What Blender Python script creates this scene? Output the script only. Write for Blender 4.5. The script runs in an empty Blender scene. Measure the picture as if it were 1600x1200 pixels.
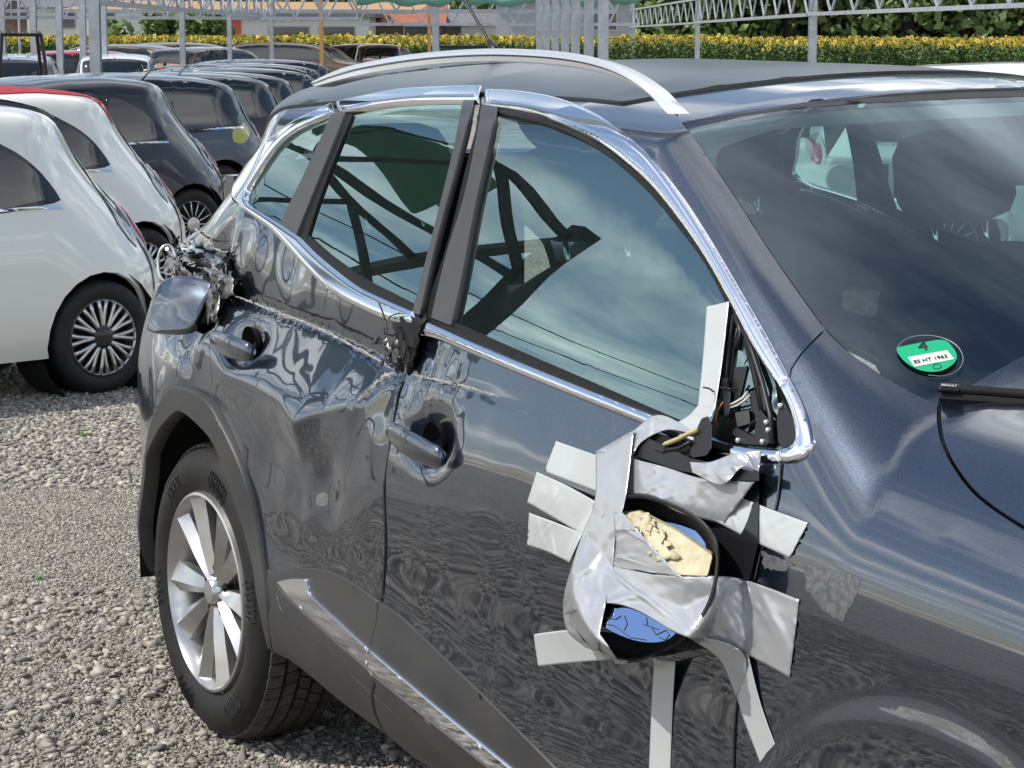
import bpy, bmesh, math, random
import numpy as np
from mathutils import Vector, Matrix
from mathutils.bvhtree import BVHTree
from mathutils.geometry import delaunay_2d_cdt
sc = bpy.context.scene
R = math.radians
rng = np.random.default_rng(7)
random.seed(7)

# ------------------------------------------------------------------ camera, world, sun, exposure
CAM = np.array([5.013, -1.963, 1.628]); PSI = R(150.665); TH = R(8.462); FPX = 3700.0
_d = np.array([math.cos(PSI)*math.cos(TH), math.sin(PSI)*math.cos(TH), -math.sin(TH)])
_r = np.cross(_d, [0, 0, 1]); _r /= np.linalg.norm(_r); _u = np.cross(_r, _d)
cam = bpy.data.cameras.new('camera'); camo = bpy.data.objects.new('camera', cam)
sc.collection.objects.link(camo); sc.camera = camo
camo.matrix_world = Matrix(((_r[0], _u[0], -_d[0], CAM[0]), (_r[1], _u[1], -_d[1], CAM[1]), (_r[2], _u[2], -_d[2], CAM[2]), (0, 0, 0, 1)))
cam.sensor_width = 36; cam.lens = FPX/1600*36; cam.clip_start = 0.05; cam.clip_end = 3000
SUN_AZ = R(252); SUN_EL = R(52)
wd = bpy.data.worlds.new('World'); sc.world = wd; wd.use_nodes = True
nt = wd.node_tree; nt.nodes.clear()
N = nt.nodes.new; L = nt.links.new
sky = N('ShaderNodeTexSky'); sky.sky_type = 'NISHITA'; sky.sun_disc = False
sky.sun_elevation = SUN_EL; sky.sun_rotation = math.pi/2-SUN_AZ
tc = N('ShaderNodeTexCoord'); sep = N('ShaderNodeSeparateXYZ'); L(tc.outputs['Generated'], sep.inputs[0])
# cloud deck: project the view direction on a flat layer
mx = N('ShaderNodeMath'); mx.operation = 'MAXIMUM'; L(sep.outputs['Z'], mx.inputs[0]); mx.inputs[1].default_value = 0.0
ad = N('ShaderNodeMath'); ad.operation = 'ADD'; L(mx.outputs[0], ad.inputs[0]); ad.inputs[1].default_value = 0.10
dv = N('ShaderNodeVectorMath'); dv.operation = 'DIVIDE'; L(tc.outputs['Generated'], dv.inputs[0])
cb = N('ShaderNodeCombineXYZ'); [L(ad.outputs[0], cb.inputs[i]) for i in range(3)]
L(cb.outputs[0], dv.inputs[1])
mp = N('ShaderNodeVectorMath'); mp.operation = 'ADD'; mp.inputs[1].default_value = (14.423, 2.7988, 16.4024); L(dv.outputs[0], mp.inputs[0])
nz = N('ShaderNodeTexNoise'); L(mp.outputs[0], nz.inputs['Vector']); nz.inputs['Scale'].default_value = 0.95
nz.inputs['Detail'].default_value = 9; nz.inputs['Roughness'].default_value = 0.58; nz.inputs['Distortion'].default_value = 0.35
cr = N('ShaderNodeValToRGB'); L(nz.outputs['Fac'], cr.inputs[0])
cr.color_ramp.elements[0].position = 0.47; cr.color_ramp.elements[0].color = (0.0, 0.0, 0.0, 1)
cr.color_ramp.elements[1].position = 0.60; cr.color_ramp.elements[1].color = (0.9, 0.9, 0.9, 1)
mixc = N('ShaderNodeMixRGB'); L(cr.outputs[0], mixc.inputs[0]); L(sky.outputs[0], mixc.inputs[1]); nz2 = N('ShaderNodeTexNoise'); L(mp.outputs[0], nz2.inputs['Vector']); nz2.inputs['Scale'].default_value = 1.9; nz2.inputs['Detail'].default_value = 6
cr2 = N('ShaderNodeValToRGB'); L(nz2.outputs['Fac'], cr2.inputs[0])
cr2.color_ramp.elements[0].position = 0.36; cr2.color_ramp.elements[0].color = (.36, .375, .395, 1)
cr2.color_ramp.elements[1].position = 0.66; cr2.color_ramp.elements[1].color = (1, 1, 1, 1)
csc = N('ShaderNodeVectorMath'); csc.operation = 'SCALE'; L(cr2.outputs[0], csc.inputs[0]); csc.inputs['Scale'].default_value = 16.0; L(csc.outputs[0], mixc.inputs[2])
bg = N('ShaderNodeBackground'); L(mixc.outputs[0], bg.inputs[0]); bg.inputs[1].default_value = 0.15
wo = N('ShaderNodeOutputWorld'); L(bg.outputs[0], wo.inputs[0])
sl = bpy.data.lights.new('sun', 'SUN'); sl.energy = 4.2; sl.angle = R(0.5); sl.color = (1.0, 0.955, 0.88)
so = bpy.data.objects.new('sun', sl); sc.collection.objects.link(so)
sdir = Vector((math.cos(SUN_AZ)*math.cos(SUN_EL), math.sin(SUN_AZ)*math.cos(SUN_EL), math.sin(SUN_EL)))
so.rotation_euler = sdir.to_track_quat('Z', 'Y').to_euler(); so.location = (0, -5, 12)
sc.view_settings.view_transform = 'Standard'; sc.view_settings.look = 'None'; sc.view_settings.gamma = 1; sc.view_settings.exposure = 0.0
sc.cycles.max_bounces = 8; sc.cycles.transparent_max_bounces = 16; sc.cycles.caustics_reflective = False; sc.cycles.caustics_refractive = False
sc.cycles.sample_clamp_indirect = 6

# ------------------------------------------------------------------ helpers
def ray(px, py):
    v = _d + _r*(px-800)/FPX - _u*(py-600)/FPX
    return v/np.linalg.norm(v)
def onY(px, py, Y): v = ray(px, py); return CAM+v*((Y-CAM[1])/v[1])
def far(px, py, dist):
    v = ray(px, py); return CAM+v*(dist/math.hypot(v[0], v[1]))
def gz(x, y=0): return -0.0165*min(26.0, max(0.0, -x-0.7))
def onG(px, py):
    v = ray(px, py); z = 0
    for _ in range(12):
        t = (z-CAM[2])/v[2]; p = CAM+v*t; z = gz(p[0])
    return p
def groundpt(px, dist):
    v = ray(px, 300); v = v[:2]/np.linalg.norm(v[:2]); x, y = CAM[:2]+v*dist
    return (x, y, gz(x))
def link(o, parent=None):
    sc.collection.objects.link(o)
    if parent is not None: o.parent = parent
    return o
def mk(name, V, F, mat, parent=None, smooth=True, sharp=None):
    me = bpy.data.meshes.new(name)
    V = np.asarray(V, float)
    me.from_pydata(V.tolist(), [], [tuple(int(i) for i in f) for f in F])
    if mat is not None: me.materials.append(mat)
    if smooth:
        me.polygons.foreach_set('use_smooth', [True]*len(me.polygons))
        if sharp: me.set_sharp_from_angle(angle=R(sharp))
    me.update()
    return link(bpy.data.objects.new(name, me), parent)
def empty(name, loc=(0, 0, 0), rz=0.0, parent=None):
    o = bpy.data.objects.new(name, None); o.location = loc; o.rotation_euler = (0, 0, rz); o.empty_display_size = .2
    return link(o, parent)
def tag(o, label, cat, group=None, kind=None):
    if label: o['label'] = label
    if cat: o['category'] = cat
    if group: o['group'] = group
    if kind: o['kind'] = kind
    return o
class MB:
    """collects simple solids into one mesh"""
    def __init__(s): s.V = []; s.F = []
    def add(s, V, F):
        n = len(s.V); s.V += [tuple(v) for v in V]; s.F += [tuple(i+n for i in f) for f in F]; return s
    def box(s, c, sz, M=None):
        V = np.array([(x, y, z) for x in (-.5, .5) for y in (-.5, .5) for z in (-.5, .5)])*np.array(sz)
        if M is not None: V = V @ np.array(M).T
        V = V+np.array(c)
        return s.add(V, [(0, 1, 3, 2), (4, 6, 7, 5), (0, 4, 5, 1), (2, 3, 7, 6), (0, 2, 6, 4), (1, 5, 7, 3)])
    def bar(s, a, b, w, h=None):
        a = np.array(a, float); b = np.array(b, float); d = b-a; l = np.linalg.norm(d); d /= l
        up = np.array([0, 0, 1.]) if abs(d[2]) < .95 else np.array([1., 0, 0])
        x = np.cross(d, up); x /= np.linalg.norm(x); y = np.cross(x, d)
        return s.box((a+b)/2, (w, l, h or w), np.array([x, d, y]).T)
    def tube(s, pts, r, n=8, cap=True):
        P = np.array(pts, float); T = np.gradient(P, axis=0); T /= np.linalg.norm(T, axis=1)[:, None]+1e-9
        r = np.broadcast_to(np.array(r, float), (len(P),)); up = np.array([0, 0, 1.])
        if abs(T[0] @ up) > .9: up = np.array([1., 0, 0])
        V = []
        for p, t, q in zip(P, T, r):
            x = np.cross(t, up); x /= np.linalg.norm(x)+1e-9; y = np.cross(x, t); up = y
            for k in range(n):
                a = 2*math.pi*k/n; V.append(p+q*(x*math.cos(a)+y*math.sin(a)))
        F = [(i*n+k, i*n+(k+1) % n, (i+1)*n+(k+1) % n, (i+1)*n+k) for i in range(len(P)-1) for k in range(n)]
        if cap: F += [tuple(range(n))[::-1], tuple((len(P)-1)*n+k for k in range(n))]
        return s.add(V, F)
    def lathe(s, prof, n=32, c=(0, 0, 0), ax='y'):
        V = []
        for (r, h) in prof:
            for k in range(n):
                a = 2*math.pi*k/n
                V.append((c[0]+r*math.cos(a), c[1]+h, c[2]+r*math.sin(a)) if ax == 'y' else (c[0]+r*math.cos(a), c[1]+r*math.sin(a), c[2]+h))
        F = [(i*n+k, i*n+(k+1) % n, (i+1)*n+(k+1) % n, (i+1)*n+k) for i in range(len(prof)-1) for k in range(n)]
        return s.add(V, F)
    def build(s, name, mat, parent=None, smooth=False, sharp=None): return mk(name, s.V, s.F, mat, parent, smooth or bool(sharp), sharp)

# ------------------------------------------------------------------ materials
def newmat(name):
    m = bpy.data.materials.new(name); m.use_nodes = True
    return m, m.node_tree, m.node_tree.nodes['Principled BSDF']
def rgba(c): return (c[0], c[1], c[2], 1)
def mat(name, col, rough=.5, metal=0, coat=0, coatr=.03, var=0, vscale=8, bump=0, bscale=60, spec=.5, col2=None, detail=4, bdist=.01, spots=0):
    m, t, p = newmat(name)
    p.inputs['Base Color'].default_value = rgba(col); p.inputs['Roughness'].default_value = rough; p.inputs['Metallic'].default_value = metal
    p.inputs['Coat Weight'].default_value = coat; p.inputs['Coat Roughness'].default_value = coatr; p.inputs['Specular IOR Level'].default_value = spec
    co = t.nodes.new('ShaderNodeTexCoord')
    if var or col2:
        n = t.nodes.new('ShaderNodeTexNoise'); n.inputs['Scale'].default_value = vscale; n.inputs['Detail'].default_value = detail; n.inputs['Roughness'].default_value = .6
        t.links.new(co.outputs['Object'], n.inputs['Vector'])
        r = t.nodes.new('ShaderNodeValToRGB'); t.links.new(n.outputs['Fac'], r.inputs[0])
        a = np.array(col); b = np.array(col2) if col2 is not None else np.clip(a*(1+var), 0, 1); a = a if col2 is not None else a*(1-var)
        r.color_ramp.elements[0].position = .32; r.color_ramp.elements[0].color = rgba(a)
        r.color_ramp.elements[1].position = .68; r.color_ramp.elements[1].color = rgba(b)
        t.links.new(r.outputs[0], p.inputs['Base Color'])
    if bump:
        n = t.nodes.new('ShaderNodeTexNoise'); n.inputs['Scale'].default_value = bscale; n.inputs['Detail'].default_value = 5
        t.links.new(co.outputs['Object'], n.inputs['Vector'])
        b = t.nodes.new('ShaderNodeBump'); b.inputs['Strength'].default_value = bump; b.inputs['Distance'].default_value = bdist
        t.links.new(n.outputs['Fac'], b.inputs['Height']); t.links.new(b.outputs[0], p.inputs['Normal'])
    return m
def paint(name, col, metal=.75, rough=.33, flake=.5, dust=.06, wav=.0, ior=1.5):
    m, t, p = newmat(name); nn = t.nodes.new; ll = t.links.new
    co = nn('ShaderNodeTexCoord')
    v = nn('ShaderNodeTexVoronoi'); v.inputs['Scale'].default_value = 1700; ll(co.outputs['Object'], v.inputs['Vector'])
    s = nn('ShaderNodeSeparateColor'); ll(v.outputs['Color'], s.inputs[0])
    mr = nn('ShaderNodeMapRange'); ll(s.outputs[0], mr.inputs[0]); mr.inputs[3].default_value = 1-flake; mr.inputs[4].default_value = 1+flake
    mu = nn('ShaderNodeVectorMath'); mu.operation = 'SCALE'; mu.inputs[0].default_value = col; ll(mr.outputs[0], mu.inputs['Scale'])
    # dust film, patchy
    n = nn('ShaderNodeTexNoise'); n.inputs['Scale'].default_value = 5; n.inputs['Detail'].default_value = 8; n.inputs['Roughness'].default_value = .7; ll(co.outputs['Object'], n.inputs['Vector'])
    r = nn('ShaderNodeMapRange'); ll(n.outputs['Fac'], r.inputs[0]); r.inputs[1].default_value = .4; r.inputs[2].default_value = .75; r.inputs[3].default_value = dust*.35; r.inputs[4].default_value = dust
    mx = nn('ShaderNodeMixRGB'); ll(r.outputs[0], mx.inputs[0]); ll(mu.outputs[0], mx.inputs[1]); mx.inputs[2].default_value = (.33, .31, .28, 1)
    ll(mx.outputs[0], p.inputs['Base Color'])
    p.inputs['Metallic'].default_value = metal; p.inputs['Roughness'].default_value = rough
    p.inputs['Coat Weight'].default_value = 1; p.inputs['Coat IOR'].default_value = ior
    r2 = nn('ShaderNodeMapRange'); ll(n.outputs['Fac'], r2.inputs[0]); r2.inputs[1].default_value = .35; r2.inputs[2].default_value = .8; r2.inputs[3].default_value = .012; r2.inputs[4].default_value = .06
    ll(r2.outputs[0], p.inputs['Coat Roughness'])
    if wav:
        n2 = nn('ShaderNodeTexNoise'); n2.inputs['Scale'].default_value = 9; n2.inputs['Detail'].default_value = 1; ll(co.outputs['Object'], n2.inputs['Vector'])
        b = nn('ShaderNodeBump'); b.inputs['Strength'].default_value = wav; b.inputs['Distance'].default_value = .01; ll(n2.outputs['Fac'], b.inputs['Height'])
        ll(b.outputs[0], p.inputs['Coat Normal'])
    return m
def glass(name, tint, refl=1.9, dirt=.02, refl_tint=(1, 1, 1)):
    m, t, p = newmat(name); t.nodes.remove(p); nn = t.nodes.new; ll = t.links.new
    tr = nn('ShaderNodeBsdfTransparent'); tr.inputs[0].default_value = rgba(tint)
    gl = nn('ShaderNodeBsdfGlossy'); gl.inputs['Roughness'].default_value = .0; gl.inputs[0].default_value = rgba(refl_tint)
    fr = nn('ShaderNodeFresnel'); fr.inputs[0].default_value = refl
    geo = nn('ShaderNodeNewGeometry'); iv = nn('ShaderNodeMapRange'); ll(geo.outputs['Backfacing'], iv.inputs[0])
    iv.inputs[3].default_value = refl; iv.inputs[4].default_value = 1/refl; ll(iv.outputs[0], fr.inputs[0])  # same reflectance from either side of the thin pane
    a = nn('ShaderNodeMixShader'); ll(fr.outputs[0], a.inputs[0]); ll(tr.outputs[0], a.inputs[1]); ll(gl.outputs[0], a.inputs[2])
    df = nn('ShaderNodeBsdfDiffuse'); df.inputs[0].default_value = (.45, .44, .4, 1)
    co = nn('ShaderNodeTexCoord'); n = nn('ShaderNodeTexNoise'); n.inputs['Scale'].default_value = 14; n.inputs['Detail'].default_value = 9; n.inputs['Roughness'].default_value = .75
    ll(co.outputs['Object'], n.inputs['Vector'])
    r = nn('ShaderNodeMapRange'); ll(n.outputs['Fac'], r.inputs[0]); r.inputs[1].default_value = .4; r.inputs[2].default_value = .8; r.inputs[3].default_value = dirt*.4; r.inputs[4].default_value = dirt*2
    b = nn('ShaderNodeMixShader'); ll(r.outputs[0], b.inputs[0]); ll(a.outputs[0], b.inputs[1]); ll(df.outputs[0], b.inputs[2])
    ll(b.outputs[0], t.nodes['Material Output'].inputs[0]); return m
M = {}
M['suv'] = paint('dark_blue_grey_paint', (.031, .045, .069), metal=.9, rough=.29, flake=.8, dust=.010, ior=2.0)
M['chrome'] = mat('chrome', (.82, .83, .85), .07, 1)
M['satin'] = mat('satin_aluminium', (.74, .75, .75), .34, .75, bump=.03, bscale=300)
M['blackgloss'] = mat('black_gloss_plastic', (.012, .012, .014), .12)
M['pillar'] = mat('grey_pillar_film', (.050, .049, .048), .38, .1, var=.1, vscale=20)
M['plastic'] = mat('textured_grey_plastic', (.028, .029, .031), .50, 0, col2=(.048, .046, .043), vscale=5, detail=8, bump=.35, bscale=900, bdist=.0006)
M['black'] = mat('black_plastic', (.012, .012, .013), .42, 0, spec=.35, bump=.1, bscale=500, bdist=.0008)
M['rubber'] = mat('black_rubber', (.008, .008, .008), .6, spec=.2)
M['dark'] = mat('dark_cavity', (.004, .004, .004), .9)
M['tyre'] = mat('tyre_rubber', (.010, .010, .010), .6, spec=.3, col2=(.020, .019, .018), vscale=14, bump=.2, bscale=200, bdist=.002)
M['tread'] = mat('tyre_tread_rubber', (.025, .024, .023), .7, col2=(.07, .064, .056), vscale=30, bump=.3, bscale=300, bdist=.002)
M['alloy'] = mat('silver_alloy', (.62, .62, .61), .28, .85, coat=.6, col2=(.5, .49, .46), vscale=9)
M['iron'] = mat('rusty_iron', (.09, .06, .045), .6, .6, var=.4, vscale=30)
M['sideglass'] = glass('tinted_side_glass', (.58, .76, .70), 3.1, .006, (.72, .96, .92))
M['rearglass'] = glass('privacy_side_glass', (.42, .60, .54), 3.1, .006, (.72, .96, .92))
M['screen'] = glass('windscreen_glass', (.68, .88, .84), 1.88, .005, (.74, .88, 1))
M['tape'] = mat('grey_duct_tape', (.50, .52, .51), .34, .25, bump=.25, bscale=700, bdist=.0004, var=.03, vscale=5)
M['tapeshine'] = mat('shiny_duct_tape', (.46, .47, .48), .25, .5, bump=.25, bscale=700, bdist=.0004, var=.05, vscale=12)
M['foam'] = mat('cream_foam', (.46, .40, .25), .8, 0, col2=(.58, .53, .37), vscale=45, bump=.6, bscale=130, bdist=.004)
M['mirror'] = mat('mirror_glass', (.40, .52, .74), .01, 1)  # blue of a reflected sky put into the mirror's own colour
M['raw'] = mat('torn_metal', (.05, .052, .06), .35, .7, col2=(.30, .29, .27), vscale=60, bump=.5, bscale=80, bdist=.004)
M['scratch'] = mat('scraped_primer', (.46, .44, .40), .6, .1, col2=(.12, .12, .125), vscale=140, bump=.6, bscale=200, bdist=.003)
M['sunroof'] = mat('dusty_sunroof_glass', (.014, .017, .018), .3, 0, coat=.15, coatr=.12, spec=.35, col2=(.04, .045, .042), vscale=18)
M['fabric'] = mat('dark_seat_fabric', (.012, .013, .015), .8, bump=.3, bscale=300)
M['steel'] = mat('galvanised_steel', (.42, .45, .48), .42, .55, var=.18, vscale=6)

# ------------------------------------------------------------------ surface shell: cross sections swept along x
class Shell:
    def __init__(s, x0, x1, dx, side, top, sig, W, ds=.01, z0=.2):
        s.x0, s.dx, s.ds, s.W = x0, dx, ds, W
        s.xs = np.arange(x0, x1+dx*.5, dx); rows = []; s.tot = []
        for x in s.xs:
            z = np.arange(z0, 2.0, .004); y = side(x, z); t = top(x, y)
            k = np.argmax(z >= t) if (z >= t).any() else len(z)-1
            k = max(k, 2)
            e0, e1 = (z-t)[k-1], (z-t)[k]; f = float(np.clip(-e0/(e1-e0+1e-12), 0, 1)); yi, zi = y[k-1]+(y[k]-y[k-1])*f, z[k-1]+(z[k]-z[k-1])*f
            ys = yi+(W/2-yi)*np.linspace(0, 1, 90)[1:]**1.5; zt = top(x, ys)
            P = np.concatenate([np.stack([y[:k], z[:k]], 1), [(yi, zi)], np.stack([ys, zt], 1)])
            P = np.concatenate([P, np.stack([W-P[:-1, 0], P[:-1, 1]], 1)[::-1]])
            l = np.concatenate([[0], np.cumsum(np.linalg.norm(np.diff(P, axis=0), axis=1))]); q = np.append(np.arange(0, l[-1], ds), l[-1]); P = np.stack([np.interp(q, l, P[:, 0]), np.interp(q, l, P[:, 1])], 1)
            g = sig(x)/ds; w = int(g*3)+1; ker = np.exp(-.5*(np.arange(-w, w+1)/g)**2); ker /= ker.sum()
            Pp = np.concatenate([2*P[0]-P[1:w+1][::-1], P, 2*P[-1]-P[-w-1:-1][::-1]])
            P = np.stack([np.convolve(Pp[:, i], ker, 'valid') for i in (0, 1)], 1); rows.append(P); s.tot.append(l[-1])
        s.tot = np.array(s.tot); n = max(len(r) for r in rows); s.n = n
        # store as fraction-stable table in arclength, padded
        T = np.zeros((len(rows), n, 2))
        for i, r in enumerate(rows): T[i, :len(r)] = r; T[i, len(r):] = r[-1]
        s.T = T; s.rows = rows
    def P(s, x, q):
        x = np.atleast_1d(np.asarray(x, float)); q = np.atleast_1d(np.asarray(q, float))
        fx = np.clip((x-s.x0)/s.dx, 0, len(s.xs)-1.001); ix = fx.astype(int); fx = fx-ix
        fq = np.clip(q/s.ds, 0, s.n-1.001); iq = fq.astype(int); fq = fq-iq
        a = s.T[ix, iq]*(1-fq)[:, None]+s.T[ix, iq+1]*fq[:, None]; b = s.T[ix+1, iq]*(1-fq)[:, None]+s.T[ix+1, iq+1]*fq[:, None]
        r = a*(1-fx)[:, None]+b*fx[:, None]
        return np.column_stack([x, r])
    def Nrm(s, x, q, e=.012):
        u = s.P(np.asarray(x)+e, q)-s.P(np.asarray(x)-e, q); v = s.P(x, np.asarray(q)+e)-s.P(x, np.asarray(q)-e)
        n = np.cross(u, v); return n/(np.linalg.norm(n, axis=1)[:, None]+1e-12)
    def bvh(s):
        nx, nq = len(s.xs), s.n
        V = np.zeros((nx, nq, 3)); V[:, :, 0] = s.xs[:, None]; V[:, :, 1:] = s.T
        i, j = np.meshgrid(np.arange(nx-1), np.arange(nq-1), indexing='ij'); a = (i*nq+j).ravel()
        F = np.stack([a, a+nq, a+nq+1, a+1], 1)
        lens = np.array([len(r) for r in s.rows]); ok = (j.ravel() < np.minimum(lens[i.ravel()], lens[i.ravel()+1])-1)
        s.Fij = np.stack([i.ravel(), j.ravel()], 1)[ok]; F = F[ok]
        s.tree = BVHTree.FromPolygons(V.reshape(-1, 3).tolist(), F.tolist())
    def inv(s, p, fi):
        """3-D point on face -> (x, s)"""
        i, j = s.Fij[fi]; a = s.T[i, j]; b = s.T[i, j+1]; fx = (p[0]-s.xs[i])/s.dx
        a2 = s.T[i+1, j]; b2 = s.T[i+1, j+1]; A = a*(1-fx)+a2*fx; B = b*(1-fx)+b2*fx
        d = B-A; t = float(np.dot(np.array(p[1:])-A, d)/max(1e-12, d @ d)); return (p[0], (j+min(1.5, max(-.5, t)))*s.ds)
    def cast(s, px, py):
        h = s.tree.ray_cast(Vector(CAM), Vector(ray(px, py)))
        if h[0] is None:
            # graze: nearest point of the shell to the ray
            v = ray(px, py); best = None
            for t in np.arange(1.5, 7.5, .02):
                p = CAM+v*t; q = s.tree.find_nearest(Vector(p))
                if best is None or q[3] < best[3]: best = q
            h = (best[0], best[1], best[2], 0)
        return s.inv(h[0], h[2])
    def near(s, p):
        q = s.tree.find_nearest(Vector(p)); return s.inv(q[0], q[2])
    def s_of_z(s, x, z):
        i = int(np.clip(round((x-s.x0)/s.dx), 0, len(s.xs)-1)); r = s.rows[i]; h = len(r)//2; k = np.argmax(r[:h, 1] >= z) if (r[:h, 1] >= z).any() else h
        if k == 0: return 0.
        a, b = r[k-1, 1], r[k, 1]; return (k-1+min(1, max(0, (z-a)/max(1e-9, b-a))))*s.ds
    def s_of_y(s, x, y):
        """on the top side: first s past the shoulder where Y>=y"""
        i = int(np.clip(round((x-s.x0)/s.dx), 0, len(s.xs)-1)); r = s.rows[i]
        k = len(r)-1-np.argmax(r[::-1, 0] <= y); k = min(k, len(r)-2)
        a, b = r[k, 0], r[k+1, 0]; return (k+min(1, max(0, (y-a)/max(1e-9, b-a))))*s.ds

def cr(pts, n=6):
    P = [np.array(p, float) for p in pts]
    if len(P) < 3: return [tuple(p) for p in P]
    Q = [2*P[0]-P[1]]+P+[2*P[-1]-P[-2]]; out = []
    for i in range(1, len(Q)-2):
        a, b, c, d = Q[i-1], Q[i], Q[i+1], Q[i+2]
        for k in range(n):
            t = k/n; out.append(tuple(.5*((2*b)+(-a+c)*t+(2*a-5*b+4*c-d)*t*t+(-a+3*b-3*c+d)*t**3)))
    out.append(tuple(P[-1])); return out
def pip(P, loop):
    x, y = P[:, 0], P[:, 1]; ins = np.zeros(len(P), bool); n = len(loop)
    for i in range(n):
        x1, y1 = loop[i]; x2, y2 = loop[(i+1) % n]
        if y1 == y2: continue
        c = ((y1 > y) != (y2 > y)) & (x < (x2-x1)*(y-y1)/(y2-y1)+x1); ins ^= c
    return ins
def dens(loop, sp):
    P = [np.array(p, float) for p in loop]; out = []; n = len(P)
    for i in range(n):  # drop crowded points that are not corners
        if out:
            d = P[i]-out[-1]; e = P[(i+1) % n]-P[i]; l = np.linalg.norm(d)
            if l < 1e-5: continue
            c = (d @ e)/(l*np.linalg.norm(e)+1e-12)
            if l < sp*.6 and c > .85: continue
        out.append(P[i])
    loop = out
    out = []
    for i in range(len(loop)):
        a = np.array(loop[i]); b = np.array(loop[(i+1) % len(loop)]); l = np.linalg.norm(b-a)
        if l < 1e-5: continue
        n = max(1, int(round(l/sp)))
        for k in range(n): out.append(a+(b-a)*k/n)
    return np.array(out)
def area2(l): x, y = l[:, 0], l[:, 1]; return .5*np.sum(x*np.roll(y, -1)-np.roll(x, -1)*y)
def inset(l, g):
    l = np.asarray(l); s = 1 if area2(l) > 0 else -1
    t = np.roll(l, -1, 0)-np.roll(l, 1, 0); t /= np.linalg.norm(t, axis=1)[:, None]+1e-9
    return l+s*g*np.stack([-t[:, 1], t[:, 0]], 1)
def bdist(P, L, chunk=4000):
    out = np.empty(len(P))
    for i in range(0, len(P), chunk):
        q = P[i:i+chunk]; out[i:i+chunk] = np.sqrt(((q[:, None]-L[None])**2).sum(2)).min(1)
    return out
def panel(sh, name, loop, m, parent, sp=.015, off=0., gap=.0, thick=.012, disp=None, holes=(), bev=.0012, mirror=False, smooth=True, dome=0, dw=.011):
    """loop in (x, s) -> lofted sheet with rolled edge"""
    L0 = dens(np.array(loop), sp)
    if gap: L0 = inset(L0, gap)
    H0 = [dens(np.array(h), sp) for h in holes]
    x0, y0 = L0.min(0); x1, y1 = L0.max(0)
    gx, gy = np.meshgrid(np.arange(x0, x1, sp), np.arange(y0, y1, sp*.87)); gx = gx+(np.arange(gx.shape[0]) % 2)[:, None]*sp*.5
    G = np.stack([gx.ravel(), gy.ravel()], 1); ins = pip(G, L0)
    for h in H0: ins &= ~pip(G, h)
    G = G[ins]; allb = np.concatenate([L0]+H0)
    if len(G): G = G[bdist(G, allb) > sp*.55]
    V = np.concatenate([allb, G]); E = []; n = 0; rings = []
    for b in [L0]+H0:
        E += [(n+i, n+(i+1) % len(b)) for i in range(len(b))]; n += len(b)
    ov, oe, of, orig, _, _ = delaunay_2d_cdt([Vector(v) for v in V], E, [], 0, 1e-6)
    ov = np.array([tuple(v) for v in ov]); of = np.array([f for f in of if len(f) == 3])
    c = ov[of].mean(1); ok = pip(c, L0)
    for h in H0: ok &= ~pip(c, h)
    of = of[ok]
    a = ov[of[:, 1]]-ov[of[:, 0]]; b = ov[of[:, 2]]-ov[of[:, 0]]; cc = a[:, 0]*b[:, 1]-a[:, 1]*b[:, 0]
    of[cc < 0] = of[cc < 0][:, ::-1]; of = of[np.abs(cc) > 1e-10]
    B = sh.P(ov[:, 0], ov[:, 1]); Nn = sh.Nrm(ov[:, 0], ov[:, 1])
    dd = np.full(len(ov), off, float)
    if disp is not None: dd = dd+disp(B, ov)
    if dome: q = np.clip(bdist(ov, dens(L0, sp*.4))/dw, 0, 1); dd = dd+dome*(1-(1-q)**2)
    P = B+Nn*dd[:, None]
    F = [tuple(f) for f in of]
    if thick:
        # boundary edges
        e = np.concatenate([of[:, [0, 1]], of[:, [1, 2]], of[:, [2, 0]]]); key = {}
        for p, q in e: key[(p, q)] = 1
        be = [(p, q) for (p, q) in key if (q, p) not in key]
        nxt = {}
        vs = sorted({p for p, q in be}|{q for p, q in be}); idx = {v: i for i, v in enumerate(vs)}
        # outward 2-D direction per boundary vertex
        od = np.zeros((len(vs), 3)); 
        for p, q in be:
            t = P[q]-P[p]; o = np.cross(t, Nn[p]); o /= np.linalg.norm(o)+1e-12; od[idx[p]] += o; od[idx[q]] += o
        od /= np.linalg.norm(od, axis=1)[:, None]+1e-12; vv = np.array(vs)
        r1 = P[vv]+od*bev-Nn[vv]*bev*1.2; r2 = P[vv]+od*bev*1.1-Nn[vv]*thick
        r0 = P[vv]; n0 = len(P); n1 = n0+len(vs); nb = n1+len(vs); P = np.concatenate([P, r1, r2, r0])
        for p, q in be:
            a, b = idx[p], idx[q]; F += [(nb+b, nb+a, n0+a, n0+b), (n0+b, n0+a, n1+a, n1+b)]
    if mirror:
        P = P.copy(); P[:, 1] = sh.W-P[:, 1]; F = [f[::-1] for f in F]
    return mk(name, P, F, m, parent, smooth)

# ------------------------------------------------------------------ the damaged SUV
WID = 1.836
_pz = [0, .18, .22, .26, .31, .36, .42, .48, .54, .60, .68, .78, .86, .89, .95, 1.00, 1.06, 1.12, 1.25, 1.40, 1.50, 1.60, 2.0]
_py = [.14, .14, .085, .05, .022, .004, -.002, .004, .012, .010, .002, 0, .004, .012, .032, .049, .068, .090, .140, .203, .250, .310, .56]
_zz = np.arange(0, 2.0, .004); _yy = np.interp(_zz, _pz, _py); _k = np.exp(-.5*(np.arange(-12, 13)/4.0)**2); _k /= _k.sum()
_yy = np.convolve(np.pad(_yy, 12, 'edge'), _k, 'valid')
def yplan(x): return .42*max(0, -.10-x)**2+.22*max(0, x-2.85)**2
def side(x, z): return np.interp(z, _zz, _yy)+yplan(x)+.55*max(0, .05-x)**1.3*np.clip((z-1.05)/.3, 0, 1)**1.2
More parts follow.
